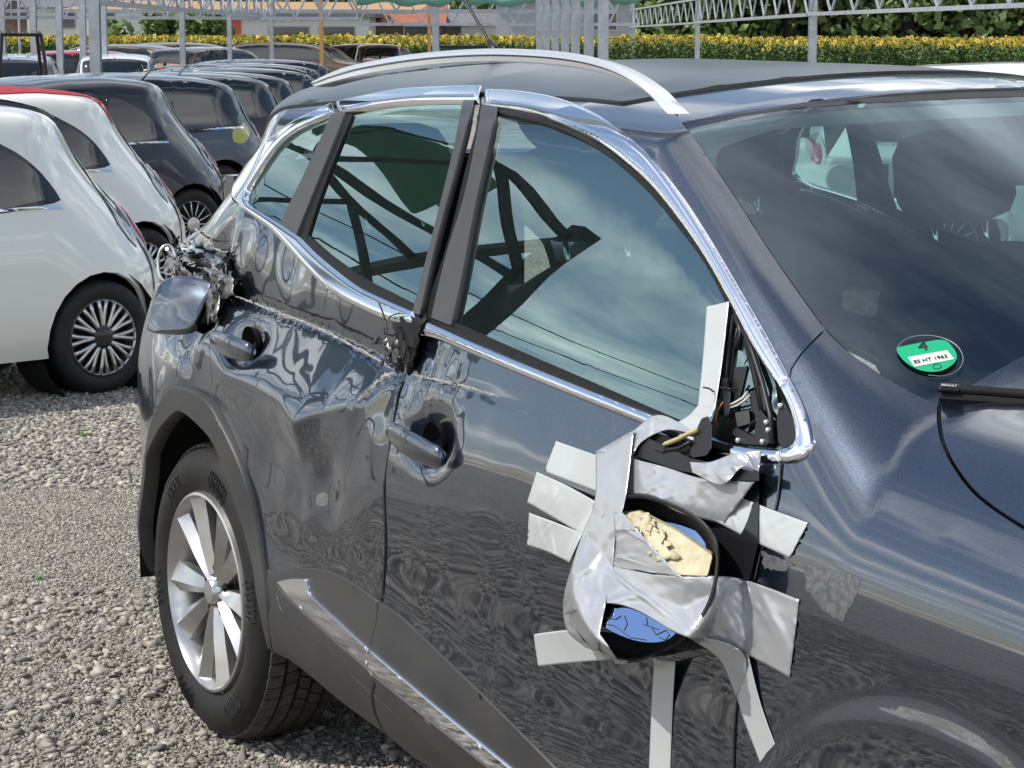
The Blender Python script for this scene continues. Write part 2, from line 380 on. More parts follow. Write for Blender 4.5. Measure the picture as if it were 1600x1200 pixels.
_rx = [-1.0, -.8, -.5, 0, .6, 1.2, 1.6, 1.9, 2.4]; _rz = [1.35, 1.46, 1.515, 1.549, 1.565, 1.560, 1.546, 1.525, 1.45]
def top(x, y):
    y = np.asarray(y, float); e = (WID/2-y)/.618
    roof = np.interp(x, _rx, _rz)-.075*np.abs(e)**2.2
    xh = 1.60+.20*(1-e**2)
    wind = 1.487+.030*(1-e**2)-.42*(x-xh)-.03*np.maximum(0, x-xh)**2
    hood = 1.115-.05*(x-2.4)-.05*max(0, x-2.9)**2-1.15*np.maximum(0, .30-y)**1.6
    if x > 3.3: hood = hood-.6*(x-3.3)**2
    return np.maximum(np.minimum(roof, wind), hood)
def sig(x): return float(np.interp(x, [-1, 0, 1.5, 2.0, 2.3, 2.6, 3.5], [.045, .035, .030, .032, .050, .065, .06]))
SH = Shell(-1.0, 3.6, .01, side, top, sig, WID); SH.bvh()
def C(*pts, n=6):
    """smooth run of picked points -> (x, s)"""
    out = []
    for p in cr(pts, n): out.append(SH.cast(*p) if len(p) == 2 else SH.near(p))
    return out
def XZ(x, z): return (x, SH.s_of_z(x, z))
def MIR(l):
    return [(x, float(np.interp(x, SH.xs, SH.tot))-s) for x, s in l][::-1]
def at(px, py, off=0.):
    x, s = SH.cast(px, py); p = SH.P(x, s)[0]; v = ray(px, py)
    return p-v*off
def pxz(px, py):
    x, s = SH.cast(px, py); p = SH.P(x, s)[0]; return p[0], p[2]

# crumple field: hand-picked depth points (mm) over the rear door and quarter panel
ctl = [(340, 448, -34), (360, 460, -34), (400, 474, -32), (440, 490, -30), (470, 500, -29), (500, 513, -29), (533, 530, -31), (583, 557, -34), (622, 582, -42),
       (375, 440, -26), (430, 463, -22), (483, 487, -21), (530, 505, -22), (580, 528, -24), (615, 548, -30),
       (440, 432, -14), (480, 462, -15), (520, 487, -17), (560, 508, -20), (600, 520, -24), (628, 520, -20),
       (400, 420, -20), (415, 400, -4), (432, 415, -16), (405, 370, -8), (385, 400, -14), (450, 400, 2), (425, 372, 0), (470, 430, -2), (500, 460, -6),
       (540, 486, -8), (590, 507, -8), (480, 425, 0), (440, 380, 0),
       (326, 515, -16), (326, 545, -8), (326, 580, -2), (340, 480, -22), (350, 500, -12), (390, 500, -20), (370, 520, -8),
       (350, 578, 4), (400, 602, 6), (440, 627, 8), (465, 664, 20), (488, 645, 3), (520, 634, 5), (555, 626, 0), (575, 612, -6), (600, 590, -20), (612, 578, -34),
       (420, 520, -22), (450, 545, -16), (440, 590, -8), (455, 625, 6), (400, 560, -6), (425, 555, -12), (480, 602, -24), (486, 575, -8), (503, 548, -14), (517, 528, -26), (506, 603, -20),
       (530, 560, -27), (540, 590, -18), (560, 575, -24), (525, 612, -8), (550, 605, -12), (590, 572, -32),
       (590, 640, 2), (608, 640, 6), (600, 615, -4), (612, 600, -16), (585, 620, -4), (600, 700, 2), (575, 680, 0),
       (360, 610, -10), (400, 640, -9), (440, 668, -6), (468, 690, -2), (500, 668, -8), (540, 655, -8), (565, 645, -5),
       (350, 660, -14), (380, 700, -10), (420, 720, -4), (470, 740, -13), (500, 760, -20), (530, 740, -14), (520, 800, -13), (480, 810, -8), (560, 780, -4), (430, 800, -4), (590, 780, 0), (590, 860, 0),
       (500, 850, -8), (540, 880, -2), (450, 860, -2), (395, 760, -4),
       # quarter panel
       (395, 345, 0), (375, 330, 0), (360, 345, -8), (340, 352, -2), (310, 362, -8), (390, 362, 2), (350, 372, -20), (375, 372, -8), (330, 385, -36), (300, 385, -22), (355, 395, -44), (340, 405, -60),
       (300, 410, -48), (270, 395, -20), (345, 430, -60), (365, 425, -42), (285, 425, -55), (320, 430, -62), (310, 470, -50), (330, 470, -30), (280, 470, -40),
       (300, 510, -30), (270, 510, -22), (255, 540, -10), (300, 540, -10), (318, 540, -14), (280, 560, 4), (300, 575, -8), (318, 580, -2), (262, 590, 2), (295, 600, 2), (322, 610, 0), (245, 620, 0)]
CT = []
for px, py, dmm in ctl:
    x, z = pxz(px, py); CT.append((x, z, dmm/1000))
for x, z in [(-.75, 1.2), (-.75, .9), (-.75, .6), (-.5, .55), (.5, .45), (.8, .45), (1.05, .5), (1.12, .9), (1.10, .75), (1.12, 1.02), (1.10, 1.08), (.5, 1.22), (.1, 1.30), (-.4, 1.3), (.8, 1.15), (.95, 1.12), (1.5, .5), (1.5, 1.2), (-.9, 1.4), (-.9, .4)]: CT.append((x, z, 0.))
CT = np.array(CT)
GX0, GZ0, GS = -.9, .38, .004; GNX, GNZ = 620, 250
def _field():
    ov, _, of, _, _, _ = delaunay_2d_cdt([Vector(p[:2]) for p in CT], [], [], 0, 1e-7)
    ov = np.array([tuple(v) for v in ov]); val = np.array([CT[np.argmin(((CT[:, :2]-v)**2).sum(1)), 2] for v in ov])
    D = np.zeros((GNX, GNZ)); X, Z = np.meshgrid(GX0+np.arange(GNX)*GS, GZ0+np.arange(GNZ)*GS, indexing='ij')
    for f in of:
        a, b, c = ov[list(f)]; den = (b[1]-c[1])*(a[0]-c[0])+(c[0]-b[0])*(a[1]-c[1])
        if abs(den) < 1e-12: continue
        i0 = max(0, int((min(a[0], b[0], c[0])-GX0)/GS)); i1 = min(GNX, int((max(a[0], b[0], c[0])-GX0)/GS)+2)
        j0 = max(0, int((min(a[1], b[1], c[1])-GZ0)/GS)); j1 = min(GNZ, int((max(a[1], b[1], c[1])-GZ0)/GS)+2)
        if i1 <= i0 or j1 <= j0: continue
        x = X[i0:i1, j0:j1]; z = Z[i0:i1, j0:j1]
        w1 = ((b[1]-c[1])*(x-c[0])+(c[0]-b[0])*(z-c[1]))/den; w2 = ((c[1]-a[1])*(x-c[0])+(a[0]-c[0])*(z-c[1]))/den; w3 = 1-w1-w2
        k = (w1 >= -1e-6) & (w2 >= -1e-6) & (w3 >= -1e-6)
        v = w1*val[f[0]]+w2*val[f[1]]+w3*val[f[2]]; s = D[i0:i1, j0:j1]; s[k] = v[k]
    def blur(D, g):
        w = int(g*3)+1; ker = np.exp(-.5*(np.arange(-w, w+1)/g)**2); ker /= ker.sum()
        P = np.pad(D, w, 'edge'); P = np.apply_along_axis(lambda r: np.convolve(r, ker, 'valid'), 1, P); return np.apply_along_axis(lambda r: np.convolve(r, ker, 'valid'), 0, P)
    sharp, soft = blur(D, 1.6), blur(D, 6)
    return .5*sharp+.5*soft
DF = _field()
# the door itself: one deep horizontal fold, planar flanks, a curtain of creases along its lower lip
_A = np.array([pxz(*p) for p in [(326, 452), (360, 460), (440, 490), (500, 513), (533, 530), (583, 557), (622, 581)]])
_B = np.array([pxz(*p) for p in [(326, 545), (352, 580), (400, 602), (440, 628), (465, 666), (503, 642), (553, 628), (577, 614), (614, 592)]])
_tip, _top = np.array(pxz(465, 666)), np.array(pxz(517, 528)); _m = (_top[0]-_tip[0])/(_top[1]-_tip[1])
def door_field(x, z):
    zA = np.interp(x, _A[:, 0], _A[:, 1]); xs_ = x-_m*np.clip(z-_tip[1], 0, .2); bx = _B[:, 0]-_m*np.clip(_B[:, 1]-_tip[1], 0, .2)
    zB = np.interp(xs_, bx, _B[:, 1]); dA = np.interp(x, _A[:, 0], [-.030, -.034, -.033, -.033, -.034, -.038, -.044])
    dB = np.interp(xs_, bx, [.0, .004, .001, .007, .016, -.001, .006, -.003, .0])
    pA = np.clip((zA-z)/np.maximum(zA-zB, .02), 0, 1.); low = dA+(dB-dA)*pA
    below = np.clip((zB-z)/.09, 0, 1); lowd = dB*(1-below)**2-.010*np.sin(np.clip((zB-z)/.20, 0, 1)*math.pi)
    up = np.clip((z-zA)/.045, 0, 1); top_ = dA+.013*up; up2 = np.clip((z-zA-.045)/.11, 0, 1); top_ = np.where(z-zA > .045, (dA+.013)*(1-up2**.8), top_)
    d = np.where(z >= zA, top_, np.where(z >= zB, low, lowd))
    fade = np.clip((1.10-x)/.05, 0, 1); return d*fade
_X, _Z = np.meshgrid(GX0+np.arange(GNX)*GS, GZ0+np.arange(GNZ)*GS, indexing='ij')
_w = np.clip((_X-(_A[0, 0]-.03))/.06, 0, 1); _w = _w*_w*(3-2*_w); DF = DF*(1-_w)+door_field(_X, _Z)*_w
for (p, r_d, a) in (((505, 765), .062, -.014), ((415, 730), .07, -.007), ((560, 840), .05, .003), ((575, 690), .04, .004), ((395, 390), .045, .006), ((455, 410), .05, -.007), ((520, 470), .04, .004)):
    cxz = pxz(*p); DF = DF+a*np.exp(-(((_X-cxz[0])**2+(_Z-cxz[1])**2)/r_d**2)**1.2)
def _blur(D, g):
    w = int(g*3)+1; ker = np.exp(-.5*(np.arange(-w, w+1)/g)**2); ker /= ker.sum()
    P = np.pad(D, w, 'edge'); P = np.apply_along_axis(lambda r: np.convolve(r, ker, 'valid'), 1, P); return np.apply_along_axis(lambda r: np.convolve(r, ker, 'valid'), 0, P)
DF = _blur(DF, 1.9)
def bil(F, x, z):
    fx = np.clip((x-GX0)/GS, 0, GNX-1.01); fz = np.clip((z-GZ0)/GS, 0, GNZ-1.01); i = fx.astype(int); j = fz.astype(int); a = fx-i; b = fz-j
    return F[i, j]*(1-a)*(1-b)+F[i+1, j]*a*(1-b)+F[i, j+1]*(1-a)*b+F[i+1, j+1]*a*b
def gnoise(x, z, freq, seed):
    """cheap smooth 2-D value noise"""
    r = np.random.default_rng(seed); G = r.uniform(-1, 1, (128, 128)); u = x*freq+37.3; v = z*freq+11.7
    i = np.floor(u).astype(int); j = np.floor(v).astype(int); a = u-i; b = v-j; a = a*a*a*(a*(a*6-15)+10); b = b*b*b*(b*(b*6-15)+10)
    g = lambda i, j: G[i % 128, j % 128]
    return g(i, j)*(1-a)*(1-b)+g(i+1, j)*a*(1-b)+g(i, j+1)*(1-a)*b+g(i+1, j+1)*a*b
def segd(x, z, pl):
    d = np.full(len(x), 9.)
    for (a, b) in zip(pl[:-1], pl[1:]):
        ax, az = a; bx, bz = b; L2 = (bx-ax)**2+(bz-az)**2; t = np.clip(((x-ax)*(bx-ax)+(z-az)*(bz-az))/L2, 0, 1)
        d = np.minimum(d, np.hypot(x-ax-t*(bx-ax), z-az-t*(bz-az)))
    return d
CREASE = [pxz(*p) for p in [(340, 448), (360, 460), (440, 490), (500, 513), (533, 530), (583, 557), (622, 580)]]
CREASE2 = [pxz(*p) for p in [(620, 582), (595, 592), (575, 612), (553, 628)]]
FOLD3 = [pxz(*p) for p in [(340, 400), (345, 440), (340, 452), (325, 465), (300, 430)]]
FDCR = [pxz(*p) for p in [(640, 585), (700, 600), (760, 615), (830, 637)]]
def hollow(x, z, cx, cz, rx, rz, dep):  # smooth dished recess
    q = ((x-cx)/rx)**2+((z-cz)/rz)**2; return -dep*np.exp(-(q**1.6))
HR = pxz(372, 540); HF = pxz(664, 690)
def dent(B, ov=None):
    x, z = B[:, 0], B[:, 2]
    d = bil(DF, x, z)
    amp = np.clip(np.abs(bil(DF, x, z))/.012, 0, 1)
    d = d+amp*(.00025*gnoise(x, z, 17, 1)+.0011*gnoise(x, z, 6.5, 3))
    c = segd(x, z, CREASE); k = np.exp(-(c/.010)**2); d = d+k*(.0022*gnoise(x, z, 120, 4)+.002*gnoise(x, z, 70, 5)-.003)
    c = np.minimum(segd(x, z, CREASE2), segd(x, z, FOLD3)); k = np.exp(-(c/.012)**2); d = d+k*(.004*gnoise(x, z, 95, 6)+.003*gnoise(x, z, 55, 7)-.004)
    # big lazy waves in the lower door skin
    lo = np.clip((.86-z)/.1, 0, 1)*np.clip((z-.52)/.06, 0, 1)
    d = d+lo*(.0022*gnoise(x, z, 5.5, 8)+.0007*gnoise(x, z, 13, 9))
    d = d+hollow(x, z, HR[0]+.005, HR[1]+.003, .075, .042, .020)
    return d
def fdent(B, ov=None):
    x, z = B[:, 0], B[:, 2]
    d = .0010*gnoise(x, z, 4.5, 12)+.0003*gnoise(x, z, 11, 13)
    d = d+hollow(x, z, HF[0]+.005, HF[1]+.003, .085, .050, .024)
    k = np.clip((1.30-x)/.16, 0, 1)*np.clip((z-.80)/.08, 0, 1); d = d+k*(-.010*np.clip((1.25-x)/.2, 0, 1)+.0022*gnoise(x, z, 24, 14)+.0012*gnoise(x, z, 50, 15))
    c = segd(x, z, FDCR); d = d-np.exp(-(c/.007)**2)*.0022*np.clip((1.62-x)/.5, 0, 1)
    return d
def wavy(B, ov=None): return .0006*gnoise(B[:, 0], B[:, 1]*1.3+B[:, 2], 4, 21)

suv = empty('damaged_suv', (0, 0, 0)); tag(suv, 'dark blue grey SUV with crushed rear door, torn rear quarter and taped up wing mirror', 'car')
def pan(name, loop, m, **k): return panel(SH, name, loop, M[m], k.pop('parent', suv), **k)

cut_b = [(650, 506), (640, 545), (622, 590), (605, 660), (598, 760), (600, 850), (596, 930), (592, 939)]
clad_top = [(420, 890), (432, 897), (459, 890), (489, 888), (519, 894), (549, 909), (592, 939)]
clad_top_f = [(592, 939), (630, 965), (690, 1022), (780, 1109), (870, 1200), (960, 1296)]
belt_r = [(373, 322), (400, 341), (425, 360), (455, 392), (483, 423), (520, 457), (567, 483), (617, 503), (650, 506)]
belt_f = [(655, 520), (700, 535), (800, 577), (900, 618), (1009, 662), (1100, 700), (1160, 718), (1220, 722)]
arch_o = [(327, 628), (353, 670), (376, 719), (395, 775), (407, 829), (414, 886), (420, 929), (430, 1010)]
arch_o2 = [(242, 659), (252, 631), (265, 614), (288, 607), (308, 612), (327, 628)]
# rear door
door_r = empty('rear_door', (0, 0, 0), parent=suv)
loop = C(*belt_r[2:])+C(*cut_b)[1:]+C(*clad_top[::-1])+C((420, 890), (414, 886), (407, 829), (395, 775), (376, 719), (353, 670), (327, 628))+C((325, 620), (327, 553), (325, 513))+C((325, 513), (338, 470), (358, 440), (385, 405), (410, 380), (425, 360))
pan('door_skin', loop, 'suv', sp=.0075, gap=.0018, disp=dent, parent=door_r, thick=.02)
# front door
door_f = empty('front_door', (0, 0, 0), parent=suv)
cut_f = [(1220, 722), (1214, 780), (1200, 830), (1184, 880), (1171, 950), (1157, 1050), (1148, 1120), (1145, 1200), (1144, 1290)]
loop = C(*belt_f)+C(*cut_f)[1:]+[XZ(2.12, .50)]+C(*clad_top_f[::-1])+C(*[(x+4, y) for x, y in cut_b[::-1]])
pan('door_skin', loop, 'suv', sp=.011, gap=.0018, disp=fdent, parent=door_f, thick=.02)
# quarter panel, torn open above the wheel
quarter = empty('rear_quarter', (0, 0, 0), parent=suv)
loop = C((373, 322), (400, 341), (425, 360))+C((425, 360), (410, 380), (385, 405), (366, 430))+C((366, 430), (352, 432))+C((352, 432), (358, 405), (340, 398))+C((340, 398), (322, 418), (318, 436))+C((318, 436), (300, 428), (282, 420))+[XZ(-.42, 1.05), XZ(-.6, 1.04), XZ(-.85, 1.06), XZ(-.85, 1.30), XZ(-.3, 1.30)]
pan('quarter_skin', loop, 'suv', sp=.0075, disp=dent, parent=quarter, thick=.012)
loop = C((325, 513), (327, 553), (325, 620), (327, 628))+C(*arch_o2[::-1])[1:]+[XZ(-.40, .60), XZ(-.5, .48), XZ(-.88, .50), XZ(-.88, .98), XZ(-.5, 1.0), XZ(-.25, .98)]+C((290, 512), (310, 520), (325, 513))
pan('quarter_skin', loop, 'suv', sp=.0085, disp=dent, parent=quarter, thick=.012, gap=.001)
# fender
fender = empty('front_fender', (0, 0, 0), parent=suv)
ws_edge = [(1062, 186), (1100, 236), (1150, 310), (1200, 388), (1250, 460), (1290, 515)]
ws_low = [(1290, 515), (1330, 552), (1380, 586), (1425, 612), (1466, 632)]
hoodcut = [(1466, 634), (1466, 660), (1472, 692), (1492, 732), (1530, 778), (1600, 826), (1680, 870), (1800, 925)]
tri_out = [(1234, 592), (1252, 628), (1266, 668), (1269, 697), (1258, 713), (1238, 722), (1222, 722)]
loop = C((1236, 578), (1250, 556), (1268, 536), (1290, 515))+C(*ws_low)[1:]+C(*hoodcut)[1:]+[XZ(3.3, .85), XZ(3.3, .50), XZ(3.06, .45), XZ(2.98, .58), XZ(2.86, .625), XZ(2.72, .645), XZ(2.58, .625), XZ(2.46, .58), XZ(2.38, .45), XZ(2.30, .38), XZ(2.13, .38), XZ(2.13, .50)]+C(*[(x+4, y) for x, y in cut_f[::-1]])+C(*tri_out[::-1])
def fend(B, ov=None):
    x, z = B[:, 0], B[:, 2]; r = np.hypot((x-2.66)*.9, (z-.28)*1.0)
    f = .0005*gnoise(x, z, 3.5, 31)
    ins = np.clip((.475-r)/.05, 0, 1); ins = ins*ins*(3-2*ins)*np.clip((.84-z)/.05, 0, 1)
    return f+.010*ins
pan('fender_skin', loop, 'suv', sp=.014, gap=.0016, disp=fend, parent=fender, thick=.02)
# bonnet
hood = empty('bonnet', (0, 0, 0), parent=suv)
hl = C(*hoodcut)
loop = [(x+.002, s+.004) for x, s in hl]; loop = loop+MIR(loop)
pan('bonnet_skin', loop, 'suv', sp=.03, parent=hood, thick=.02)
# roof side with C-post and A-post
chr_out_r = [(373, 320), (364, 310), (367, 290), (380, 267), (400, 243), (420, 220), (460, 190), (520, 163), (610, 145), (660, 140), (753, 137)]
chr_out_f = [(757, 142), (819, 146), (880, 158), (937, 184), (1004, 234), (1061, 301), (1108, 372), (1156, 453), (1203, 534), (1234, 592)]
rail_low = [(1060, 182), (1040, 165), (1010, 142), (970, 122), (900, 105), (800, 98), (700, 100), (600, 112), (500, 136)]
loop = C(*chr_out_r)+C(*chr_out_f)+C((1236, 576), (1250, 554), (1268, 534), (1290, 513))+C(*ws_edge[::-1])[1:]+C(*rail_low)+[SH.near((-.3, .30, 1.5)), SH.near((-.7, .34, 1.44)), SH.near((-.92, .4, 1.25)), XZ(-.85, 1.305), XZ(-.3, 1.305)]
pan('roof_side', loop, 'suv', sp=.011, gap=.001, disp=wavy, thick=.015)
pan('roof_side', loop, 'suv', sp=.03, gap=.001, thick=.015, mirror=True)
# roof skin, header, sunroof
near_edge = C((1060, 178), (1040, 161), (1010, 138), (970, 118), (900, 101), (800, 94), (700, 96), (600, 108), (500, 132))+[SH.near((-.3, .31, 1.5)), SH.near((-.7, .35, 1.44))]
def hdr(dx=0):
    ys = np.linspace(.30, WID/2, 14); out = []
    for y in ys:
        e = (WID/2-y)/.618; x = 1.60+.20*(1-e**2)+dx; out.append((x, SH.s_of_y(x, y)))
    return out
h0 = hdr(-.035); ne = near_edge
mne = [MIR([p])[0] for p in ne]; loop = h0+MIR(h0)+mne+ne[::-1]
pan('roof_skin', loop, 'suv', sp=.03, off=-.001, thick=.01)
s0 = C((1012, 122), (980, 118))[0][0]
sy = lambda x, y: (x, SH.s_of_y(x, y))
sfront = []
for y in np.linspace(.36, WID/2, 10):
    e = (WID/2-y)/.618; x = 1.60+.20*(1-e**2)-.34; sfront.append(sy(x, y))
srear = [sy(-.35, y) for y in np.linspace(WID/2, .36, 6)]
mid1 = [sy(.78, y) for y in np.linspace(WID/2, .36, 6)]; mid0 = [sy(.79, y) for y in np.linspace(.36, WID/2, 6)]
lp = sfront+[]; 
pan('sunroof_glass', sfront+MIR(sfront)+[MIR([p])[0] for p in mid1][::-1]+mid1, 'sunroof', sp=.03, off=.005, thick=.008)
pan('sunroof_glass', mid0+MIR(mid0)+[MIR([p])[0] for p in srear][::-1]+srear, 'sunroof', sp=.03, off=.005, thick=.008)
# windscreen with dark frit band and seal
h1 = hdr(-.033); h2 = hdr(-.005)
pan('windscreen_seal', h1+MIR(h1)+[MIR([p])[0] for p in h2][::-1]+h2[::-1], 'black', sp=.02, off=-.004, thick=.0)
edge = C(*ws_edge)+C(*ws_low)[1:]+C((1466, 632), (1530, 652), (1600, 672), (1700, 690))
bx = edge[-1][0]; p_last = SH.P(*edge[-1])[0]
for y in np.linspace(p_last[1]+.06, WID/2, 8):
    x = p_last[0]+.13*(1-((WID/2-y)/(WID/2-p_last[1]))**2); edge.append((x, SH.s_of_y(x, y)))
wl = h2[::-1]; wsl = wl+edge
inner = []
wsloop = [MIR([p])[0] for p in h2]; wsloop = h2[::-1]+edge+[MIR([p])[0] for p in edge[::-1]]+[MIR([p])[0] for p in h2]
L0 = dens(np.array(wsloop), .03); Hs = inset(inset(inset(inset(L0, .018), .018), .018), .016)
pan('windscreen', wsloop, 'screen', sp=.04, off=-.004, thick=0, gap=.002)
frit_hole = C((1128, 222), (1118, 250), (1150, 330), (1210, 420), (1290, 535), (1340, 590), (1395, 628))
fh = []
for p in frit_hole: fh.append(p)
ylast = SH.P(*fh[-1])[0]
for y in np.linspace(ylast[1]+.06, WID/2, 7): fh.append((ylast[0]+.14*(1-((WID/2-y)/(WID/2-ylast[1]))**2), SH.s_of_y(ylast[0]+.1, y)))
ht = []
for y in np.linspace(WID/2, .40, 8):
    e = (WID/2-y)/.618; x = 1.60+.20*(1-e**2)+.055; ht.append((x, SH.s_of_y(x, y)))
half = ht+fh; hole = half+[MIR([p])[0] for p in half[::-1]][1:-1]
pan('windscreen_frit', wsloop, 'frit' if 'frit' in M else 'blackgloss', sp=.03, off=-.010, thick=0, gap=.004, holes=[hole])
# window glass (both sides)
for mirr in (False, True):
    g1 = C((706, 507), (722, 430), (745, 310), (768, 205), (780, 166))+C((780, 166), (857, 182), (937, 218), (1009, 272), (1061, 334), (1104, 396), (1142, 462), (1195, 560))[1:]+C((1205, 600), (1215, 680))+C((1215, 700), (1150, 700), (1075, 672), (1042, 655), (900, 595), (780, 543), (706, 511))
    pan('front_window_glass', g1, 'sideglass', sp=.03, off=-.010, thick=0, mirror=mirr)
    g2 = C((470, 370), (486, 320), (510, 250), (543, 174))+C((543, 174), (600, 163), (660, 157), (726, 156))[1:]+C((726, 156), (705, 240), (675, 360), (645, 484))[1:]+C((645, 484), (607, 464), (567, 443), (517, 409), (490, 385), (470, 370))[1:]
    pan('rear_window_glass', g2, 'rearglass', sp=.03, off=-.010, thick=0, mirror=mirr)
    g3 = C((438, 349), (410, 336), (385, 320))+C((385, 320), (383, 308), (391, 288), (427, 233), (460, 203), (518, 181))[1:]+C((518, 181), (480, 265), (438, 349))[1:]
    pan('quarter_window_glass', g3, 'rearglass', sp=.025, off=-.008, thick=0, mirror=mirr)
    # black inner frames, just under the chrome
    def ring(nm, o, i, m, **k): return pan(nm, o, m, holes=[i], thick=k.pop('thick', .012), mirror=mirr, **k)
    # pillar covers
    pan('pillar_cover', C((755, 163), (727, 300), (697, 400), (674, 496))+C((705, 508), (722, 430), (745, 310), (779, 163)), 'pillar', sp=.02, off=.001, thick=.012, mirror=mirr)
    pan('pillar_cover', C((725, 155), (700, 270), (645, 488))+C((656, 492), (681, 380), (716, 250), (741, 154)), 'pillar', sp=.02, off=.001, thick=.012, mirror=mirr)
    pan('pillar_cover', C((522, 170), (480, 262), (437, 350))+C((461, 372), (485, 312), (515, 238), (542, 170)), 'pillar', sp=.02, off=.001, thick=.012, mirror=mirr)
    pan('pillar_seal', C((752, 160), (728, 300), (694, 420), (668, 508))+C((648, 500), (690, 380), (722, 250), (750, 150)), 'rubber', sp=.02, off=-.012, thick=.01, mirror=mirr)
    pan('pillar_seal', C((540, 176), (500, 270), (462, 366))+C((474, 378), (492, 320), (520, 245), (548, 176)), 'rubber', sp=.02, off=-.005, thick=.01, mirror=mirr)
    # chrome frames
    pan('window_chrome', C(*chr_out_r[:8])+C((522, 176), (500, 185), (460, 204), (428, 233), (393, 285), (384, 306), (388, 320), (412, 335), (440, 352))+C((470, 372), (505, 406), (555, 445), (600, 468), (646, 488))+C((652, 505), (617, 502), (567, 482), (520, 456), (483, 422), (455, 391), (425, 359), (400, 340), (373, 320)), 'chrome', dome=.003, sp=.004, off=.004, thick=.016, bev=.002, mirror=mirr)
    pan('window_chrome', C((527, 163), (610, 146), (660, 141), (753, 138))+C((747, 156), (660, 157), (600, 163), (542, 174), (530, 172)), 'chrome', dome=.003, sp=.004, off=.006, thick=.016, bev=.002, mirror=mirr)
    pan('window_chrome', C(*chr_out_f)+C((1222, 606), (1183, 548), (1142, 470), (1104, 402), (1061, 340), (1009, 279), (937, 221), (857, 183), (815, 171), (760, 164)), 'chrome', dome=.003, sp=.004, off=.004, thick=.016, bev=.002, mirror=mirr)
    pan('window_chrome', C(*tri_out)+C((1222, 704), (1238, 700), (1247, 688), (1246, 668), (1238, 638), (1224, 608)), 'chrome', dome=.003, sp=.004, off=.006, thick=.016, bev=.002, mirror=mirr)
    pan('window_chrome', C(*belt_f)+C((1222, 706), (1160, 700), (1105, 684), (1009, 646), (900, 603), (800, 562), (700, 518), (661, 500)), 'chrome', dome=.003, sp=.004, off=.005, thick=.016, bev=.003, mirror=mirr)
    pan('window_seal', C((661, 502), (700, 520), (800, 564), (900, 605), (1009, 648), (1080, 676))+C((1080, 662), (1042, 650), (900, 588), (780, 536), (705, 502), (675, 492)), 'rubber', sp=.014, off=-.004, thick=.012, mirror=mirr)
    pan('window_seal', C((470, 376), (505, 410), (555, 449), (600, 472), (646, 491))+C((646, 476), (607, 456), (567, 435), (517, 401), (472, 362)), 'rubber', sp=.014, off=-.006, thick=.012, mirror=mirr)
    pan('window_seal', C((855, 185), (937, 223), (1009, 281), (1061, 342), (1104, 404), (1142, 472), (1150, 488))+C((1140, 490), (1098, 410), (1052, 348), (1000, 288), (932, 231), (855, 191), (781, 172), (781, 163), (815, 168), (855, 185)), 'rubber', sp=.014, off=-.005, thick=.012, mirror=mirr)
# plain far side lower body
lo = [XZ(x, .24) for x in np.arange(.5, 2.2, .2)]+[XZ(2.22, .5), XZ(2.4, .72), XZ(2.64, .8), XZ(2.9, .72), XZ(3.05, .5), XZ(3.5, .5), XZ(3.5, .8)]+[SH.near((2.5, .15, 1.1)), SH.near((2.25, .08, 1.03))]+C((1220, 722), (1009, 662), (800, 577), (655, 520), (617, 503), (520, 457), (425, 360), (373, 322))+[XZ(-.3, 1.30), XZ(-.9, 1.30), XZ(-.95, .4), XZ(-.45, .4), XZ(-.4, .6), XZ(-.2, .78), XZ(0, .82), XZ(.2, .78), XZ(.4, .6)]
pan('body_side', lo, 'suv', sp=.05, thick=.02, mirror=True)
# inner skin that closes the body behind the shut lines
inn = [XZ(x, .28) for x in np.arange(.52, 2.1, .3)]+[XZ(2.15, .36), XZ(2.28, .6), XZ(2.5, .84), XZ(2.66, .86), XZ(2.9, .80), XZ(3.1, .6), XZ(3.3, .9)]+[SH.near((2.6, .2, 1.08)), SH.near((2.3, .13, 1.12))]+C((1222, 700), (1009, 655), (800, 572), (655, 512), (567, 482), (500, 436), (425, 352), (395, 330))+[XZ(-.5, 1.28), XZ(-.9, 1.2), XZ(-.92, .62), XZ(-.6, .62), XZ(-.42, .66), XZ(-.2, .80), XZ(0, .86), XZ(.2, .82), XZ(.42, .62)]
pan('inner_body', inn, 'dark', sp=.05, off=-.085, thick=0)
mb = MB()
mb.box((-.93, WID/2, .62), (.1, WID-.75, .4)).box((-.86, WID/2, 1.05), (.06, WID-.95, .4)); mb.build('tailgate', M['suv'], suv)
mb = MB(); mb.box((1.15, WID/2, .25), (1.9, 1.5, .06)).box((-.1, WID/2, .50), (1.5, .8, .05)); mb.build('floor_pan', M['black'], suv)
mb = MB(); mb.box((2.32, WID/2, .80), (.5, 1.5, .36)).box((2.25, WID/2, 1.0), (.35, 1.45, .06)); mb.build('dashboard', M['black'], suv)
# rocker and door cladding
chrome_t = [(438, 908), (460, 904), (483, 905)]; chrome_t2 = [(483, 905), (486, 918), (492, 932), (535, 972), (579, 1013)]
cut_c = [(592, 939), (590, 975), (580, 1012)]
pan('door_cladding', C(*clad_top)+C(*cut_c)[1:]+C(*chrome_t2[::-1])+C((483, 905), (460, 904), (438, 908))+C((438, 910), (450, 950), (433, 1014))+C((430, 1010), (420, 929), (420, 890)), 'plastic', sp=.010, off=.004, gap=.001, parent=door_r, bev=.002)
pan('door_cladding', C(*clad_top_f)+C((870, 1260), (804, 1199), (690, 1106), (579, 1013))+C((580, 1012), (590, 975), (594, 939)), 'plastic', sp=.012, off=.004, gap=.001, parent=door_f, bev=.002)
pan('chrome_strip', C((438, 909), (460, 904), (483, 905))+C(*chrome_t2)[1:]+C((579, 1013), (577, 1028), (579, 1040))+C((579, 1040), (520, 990), (462, 938), (438, 909)), 'chrome', sp=.009, off=.009, parent=door_r, bev=.002, gap=.001)
